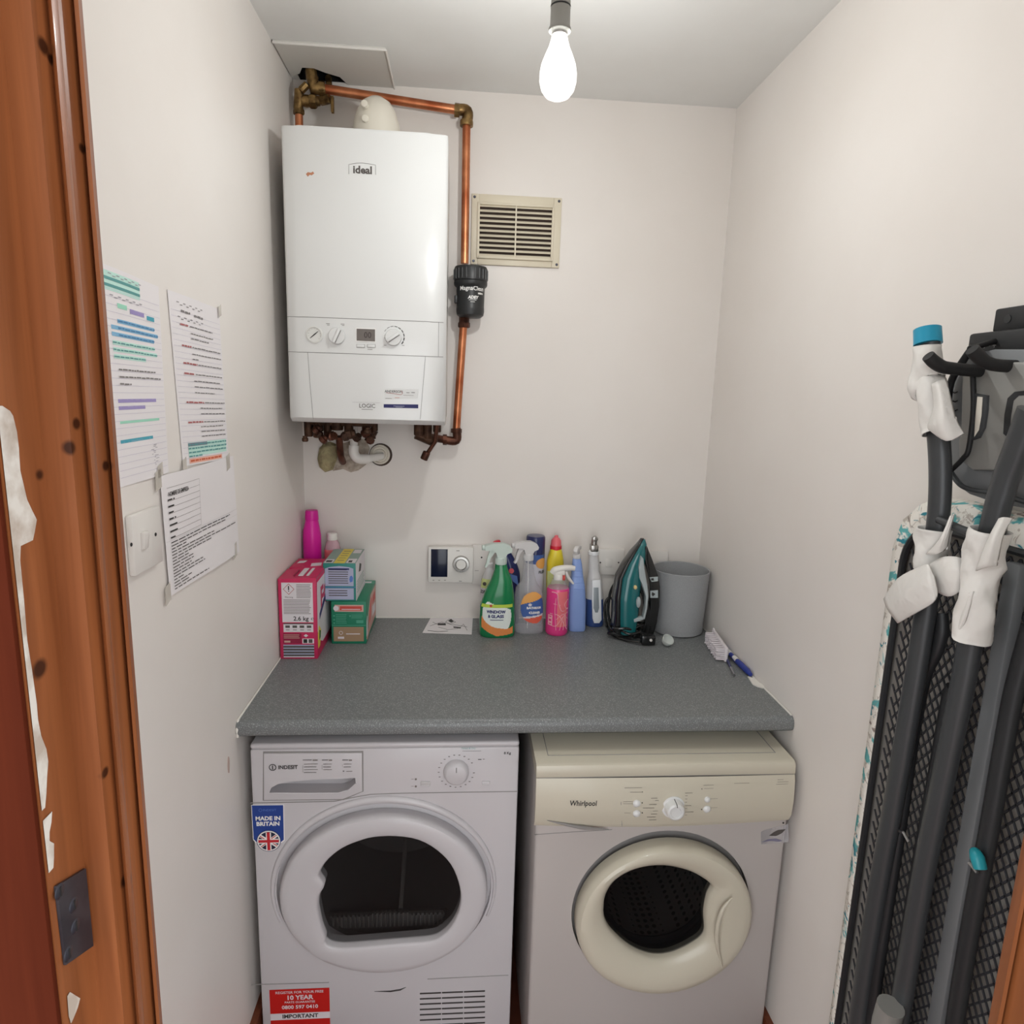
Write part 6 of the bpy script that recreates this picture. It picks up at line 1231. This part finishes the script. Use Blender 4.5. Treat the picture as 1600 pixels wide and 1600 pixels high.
for k, v in enumerate((612, 626, 640)): mb.tube([bx_(1487, v, 1.183), bx_(1492, v + 2, 1.182), bx_(1496, v, 1.183)], .0008, 'ink', 5)
mb.build('embossed_marks', rest)
# packing foam wrapped round the tubes
def wrap(path, radii, nm='foam_sleeve', x=1.133, seg=22, sd_=1):
    pts = [bx_(u, v, x) for u, v in path]; P_, R_ = crom(pts, radii, 4); vs = []; rnd = random.Random(sd_); ph = [rnd.uniform(0, 6) for _ in range(6)]
    for i, p in enumerate(P_):
        T = (P_[min(i + 1, len(P_) - 1)] - P_[max(i - 1, 0)]).normalized(); N = (V((1, 0, 0)) - T * T.x).normalized(); B = T.cross(N)
        for k in range(seg):
            a = 2 * pi * k / seg; r_ = R_[i] * (1 + .10 * sin(2 * a + ph[0] + i * .5) + .06 * sin(3 * a + ph[1] - i * .8) + .04 * sin(5 * a + ph[2] + i)); vs.append(p + (N * cos(a) * .85 + B * sin(a)) * r_)
    n = len(P_); o_n = len(vs); mb = MB()
    vin = []
    for i, p in enumerate(P_):
        for k in range(seg): vin.append(p + (vs[i * seg + k] - p) * .93)
    fs = [(i * seg + k, i * seg + (k + 1) % seg, (i + 1) * seg + (k + 1) % seg, (i + 1) * seg + k) for i in range(n - 1) for k in range(seg)]
    fs += [(o_n + i * seg + k, o_n + (i + 1) * seg + k, o_n + (i + 1) * seg + (k + 1) % seg, o_n + i * seg + (k + 1) % seg) for i in range(n - 1) for k in range(seg)]
    for e in (0, n - 1): fs += [(e * seg + k, o_n + e * seg + k, o_n + e * seg + (k + 1) % seg, e * seg + (k + 1) % seg) for k in range(seg)]
    mb.add(vs + vin, fs, 'foam_wrap'); return mb.build(nm, ib, sharp=180)
def flap(px, x, nm='foam_flap', t=.0022, curl=.02, par=None):
    """curved sheet: px is a grid (rows of equal length) of (u, v, dx)"""
    R_ = len(px); C_ = len(px[0]); G = [[bx_(u, v, x + dx) for u, v, dx in row] for row in px]
    # refine by catmull-rom in both directions
    G = [crom(r_, [0] * C_, 4)[0] for r_ in G]; G = list(zip(*[crom(list(c_), [0] * R_, 4)[0] for c_ in zip(*G)])); R_ = len(G); C_ = len(G[0])
    top = [p for r_ in G for p in r_]; bot = [p + V((t, 0, 0)) for p in top]; q = len(top)
    fs = [(i * C_ + j, i * C_ + j + 1, (i + 1) * C_ + j + 1, (i + 1) * C_ + j) for i in range(R_ - 1) for j in range(C_ - 1)]; fs += [tuple(q + k for k in f[::-1]) for f in fs]
    edge = [j for j in range(C_ - 1)] + [i * C_ + C_ - 1 for i in range(R_ - 1)] + [(R_ - 1) * C_ + j for j in range(C_ - 1, 0, -1)] + [i * C_ for i in range(R_ - 1, 0, -1)]
    fs += [(edge[i], q + edge[i], q + edge[(i + 1) % len(edge)], edge[(i + 1) % len(edge)]) for i in range(len(edge))]
    return MB().add(top + bot, fs, 'foam_wrap').build(nm, ib, sharp=180)
wrap([(1450, 541), (1448, 570), (1447, 598), (1455, 606), (1458, 640), (1462, 676)], [.0185, .0225, .0245, .0205, .0200, .0190], sd_=3)
flap([[(1455, 600, -.02), (1463, 596, -.026), (1476, 592, -.016)], [(1458, 640, -.028), (1472, 630, -.034), (1484, 622, -.020)], [(1448, 668, -.022), (1470, 665, -.036), (1494, 660, -.018)], [(1449, 680, -.018), (1478, 690, -.030), (1506, 676, -.012)]], 1.135, sd := 'foam_flap') if False else flap([[(1455, 600, -.020), (1463, 596, -.026), (1476, 592, -.016)], [(1458, 636, -.026), (1470, 630, -.032), (1484, 622, -.018)], [(1449, 664, -.022), (1470, 662, -.034), (1494, 658, -.016)], [(1451, 672, -.018), (1478, 689, -.028), (1505, 677, -.010)]], 1.135)
wrap([(1459, 826), (1456, 848), (1452, 868), (1448, 892)], [.0255, .0230, .0190, .0200], x=1.140, sd_=5)
flap([[(1484, 806, -.02), (1488, 804, -.018), (1490, 802, -.014)], [(1468, 842, -.028), (1476, 838, -.026), (1483, 830, -.018)], [(1446, 866, -.022), (1462, 866, -.026), (1478, 858, -.016)]], 1.145)
flap([[(1380, 936, -.010), (1402, 904, -.024), (1440, 884, -.030), (1450, 882, -.030)], [(1386, 952, -.018), (1410, 930, -.034), (1448, 908, -.040), (1458, 902, -.034)], [(1402, 974, -.014), (1426, 960, -.028), (1456, 942, -.034), (1464, 926, -.030)]], 1.145)
flap([[(1446, 886, -.022), (1470, 871, -.026), (1494, 870, -.022), (1509, 878, -.010)], [(1456, 906, -.022), (1476, 896, -.028), (1498, 896, -.024), (1511, 900, -.010)], [(1462, 924, -.018), (1480, 932, -.022), (1496, 926, -.018), (1508, 912, -.008)]], 1.150)
wrap([(1547, 828), (1541, 852), (1535, 880), (1533, 900), (1526, 930), (1522, 965), (1516, 1001)], [.0240, .0265, .0240, .0215, .0235, .0225, .0215], x=1.130, sd_=8)
flap([[(1560, 810, -.024), (1568, 808, -.026), (1580, 810, -.018)], [(1540, 848, -.034), (1552, 842, -.038), (1566, 836, -.028)], [(1524, 892, -.030), (1540, 886, -.034), (1556, 884, -.024)]], 1.130)
flap([[(1510, 930, -.016), (1514, 926, -.020), (1520, 924, -.020)], [(1500, 965, -.016), (1505, 964, -.020), (1510, 962, -.018)], [(1489, 993, -.014), (1493, 997, -.016), (1497, 998, -.014)]], 1.130)

# ------------------------------------------------------------ wall hanger for the board
hg = thing('board_hanger', 'black wall hanger with curved arms holding the ironing board on the right wall', 'wall hook', at(1590, 560, 'x', W))
HY = -1.135
mb = MB(); a = at(1560, 525, 'x', 1.235); mb.box((1.205, -1.205, 1.688), (W, -1.098, 1.732), 'black_matt', .004); mb.build('bracket', hg)
mb = MB(); mb.box((1.225, -1.185, 1.733), (W, -1.115, 1.765), 'black_matt', .003)
mb.cyl((1.224, -1.140, 1.749), (1.2275, -1.140, 1.749), .006, 'black_plastic', 12); mb.text('+ · +', (1.2045, -1.128, 1.712), .012, 'line_grey', X=(0, -1, 0), Y=(0, 0, 1)); mb.build('wall_plate', hg)
def apx(px, y, r_, nm='arm'):
    mb = MB(); mb.tube([at(u, v, 'y', y) for u, v in px], r_, 'black_matt', 14, True); return mb.build(nm, hg)
p0 = at(1450, 557, 'y', -1.13)
apx([(1450, 556), (1459, 565), (1472, 573), (1490, 576), (1520, 579), (1556, 581)], -1.168, [.0078, .0085, .0085, .0082, .0082, .0082])
apx([(1519, 546), (1528, 556), (1540, 566), (1560, 571), (1600, 573)], -1.212, [.0082, .0085, .0082, .0080, .0080])
mb = MB(); mb.tube([at(1515, 545, 'y', -1.16), at(1545, 536, 'y', -1.15), at(1580, 527, 'y', -1.14), at(1600, 523, 'y', -1.14)], .004, 'black_matt', 10); mb.build('top_rail', hg)
mb = MB(); a = at(1540, 574, 'y', -1.135); mb.box((a.x, -1.215, a.z - .020), (W, -1.125, a.z + .008), 'black_matt', .004); mb.build('lower_bracket', hg)
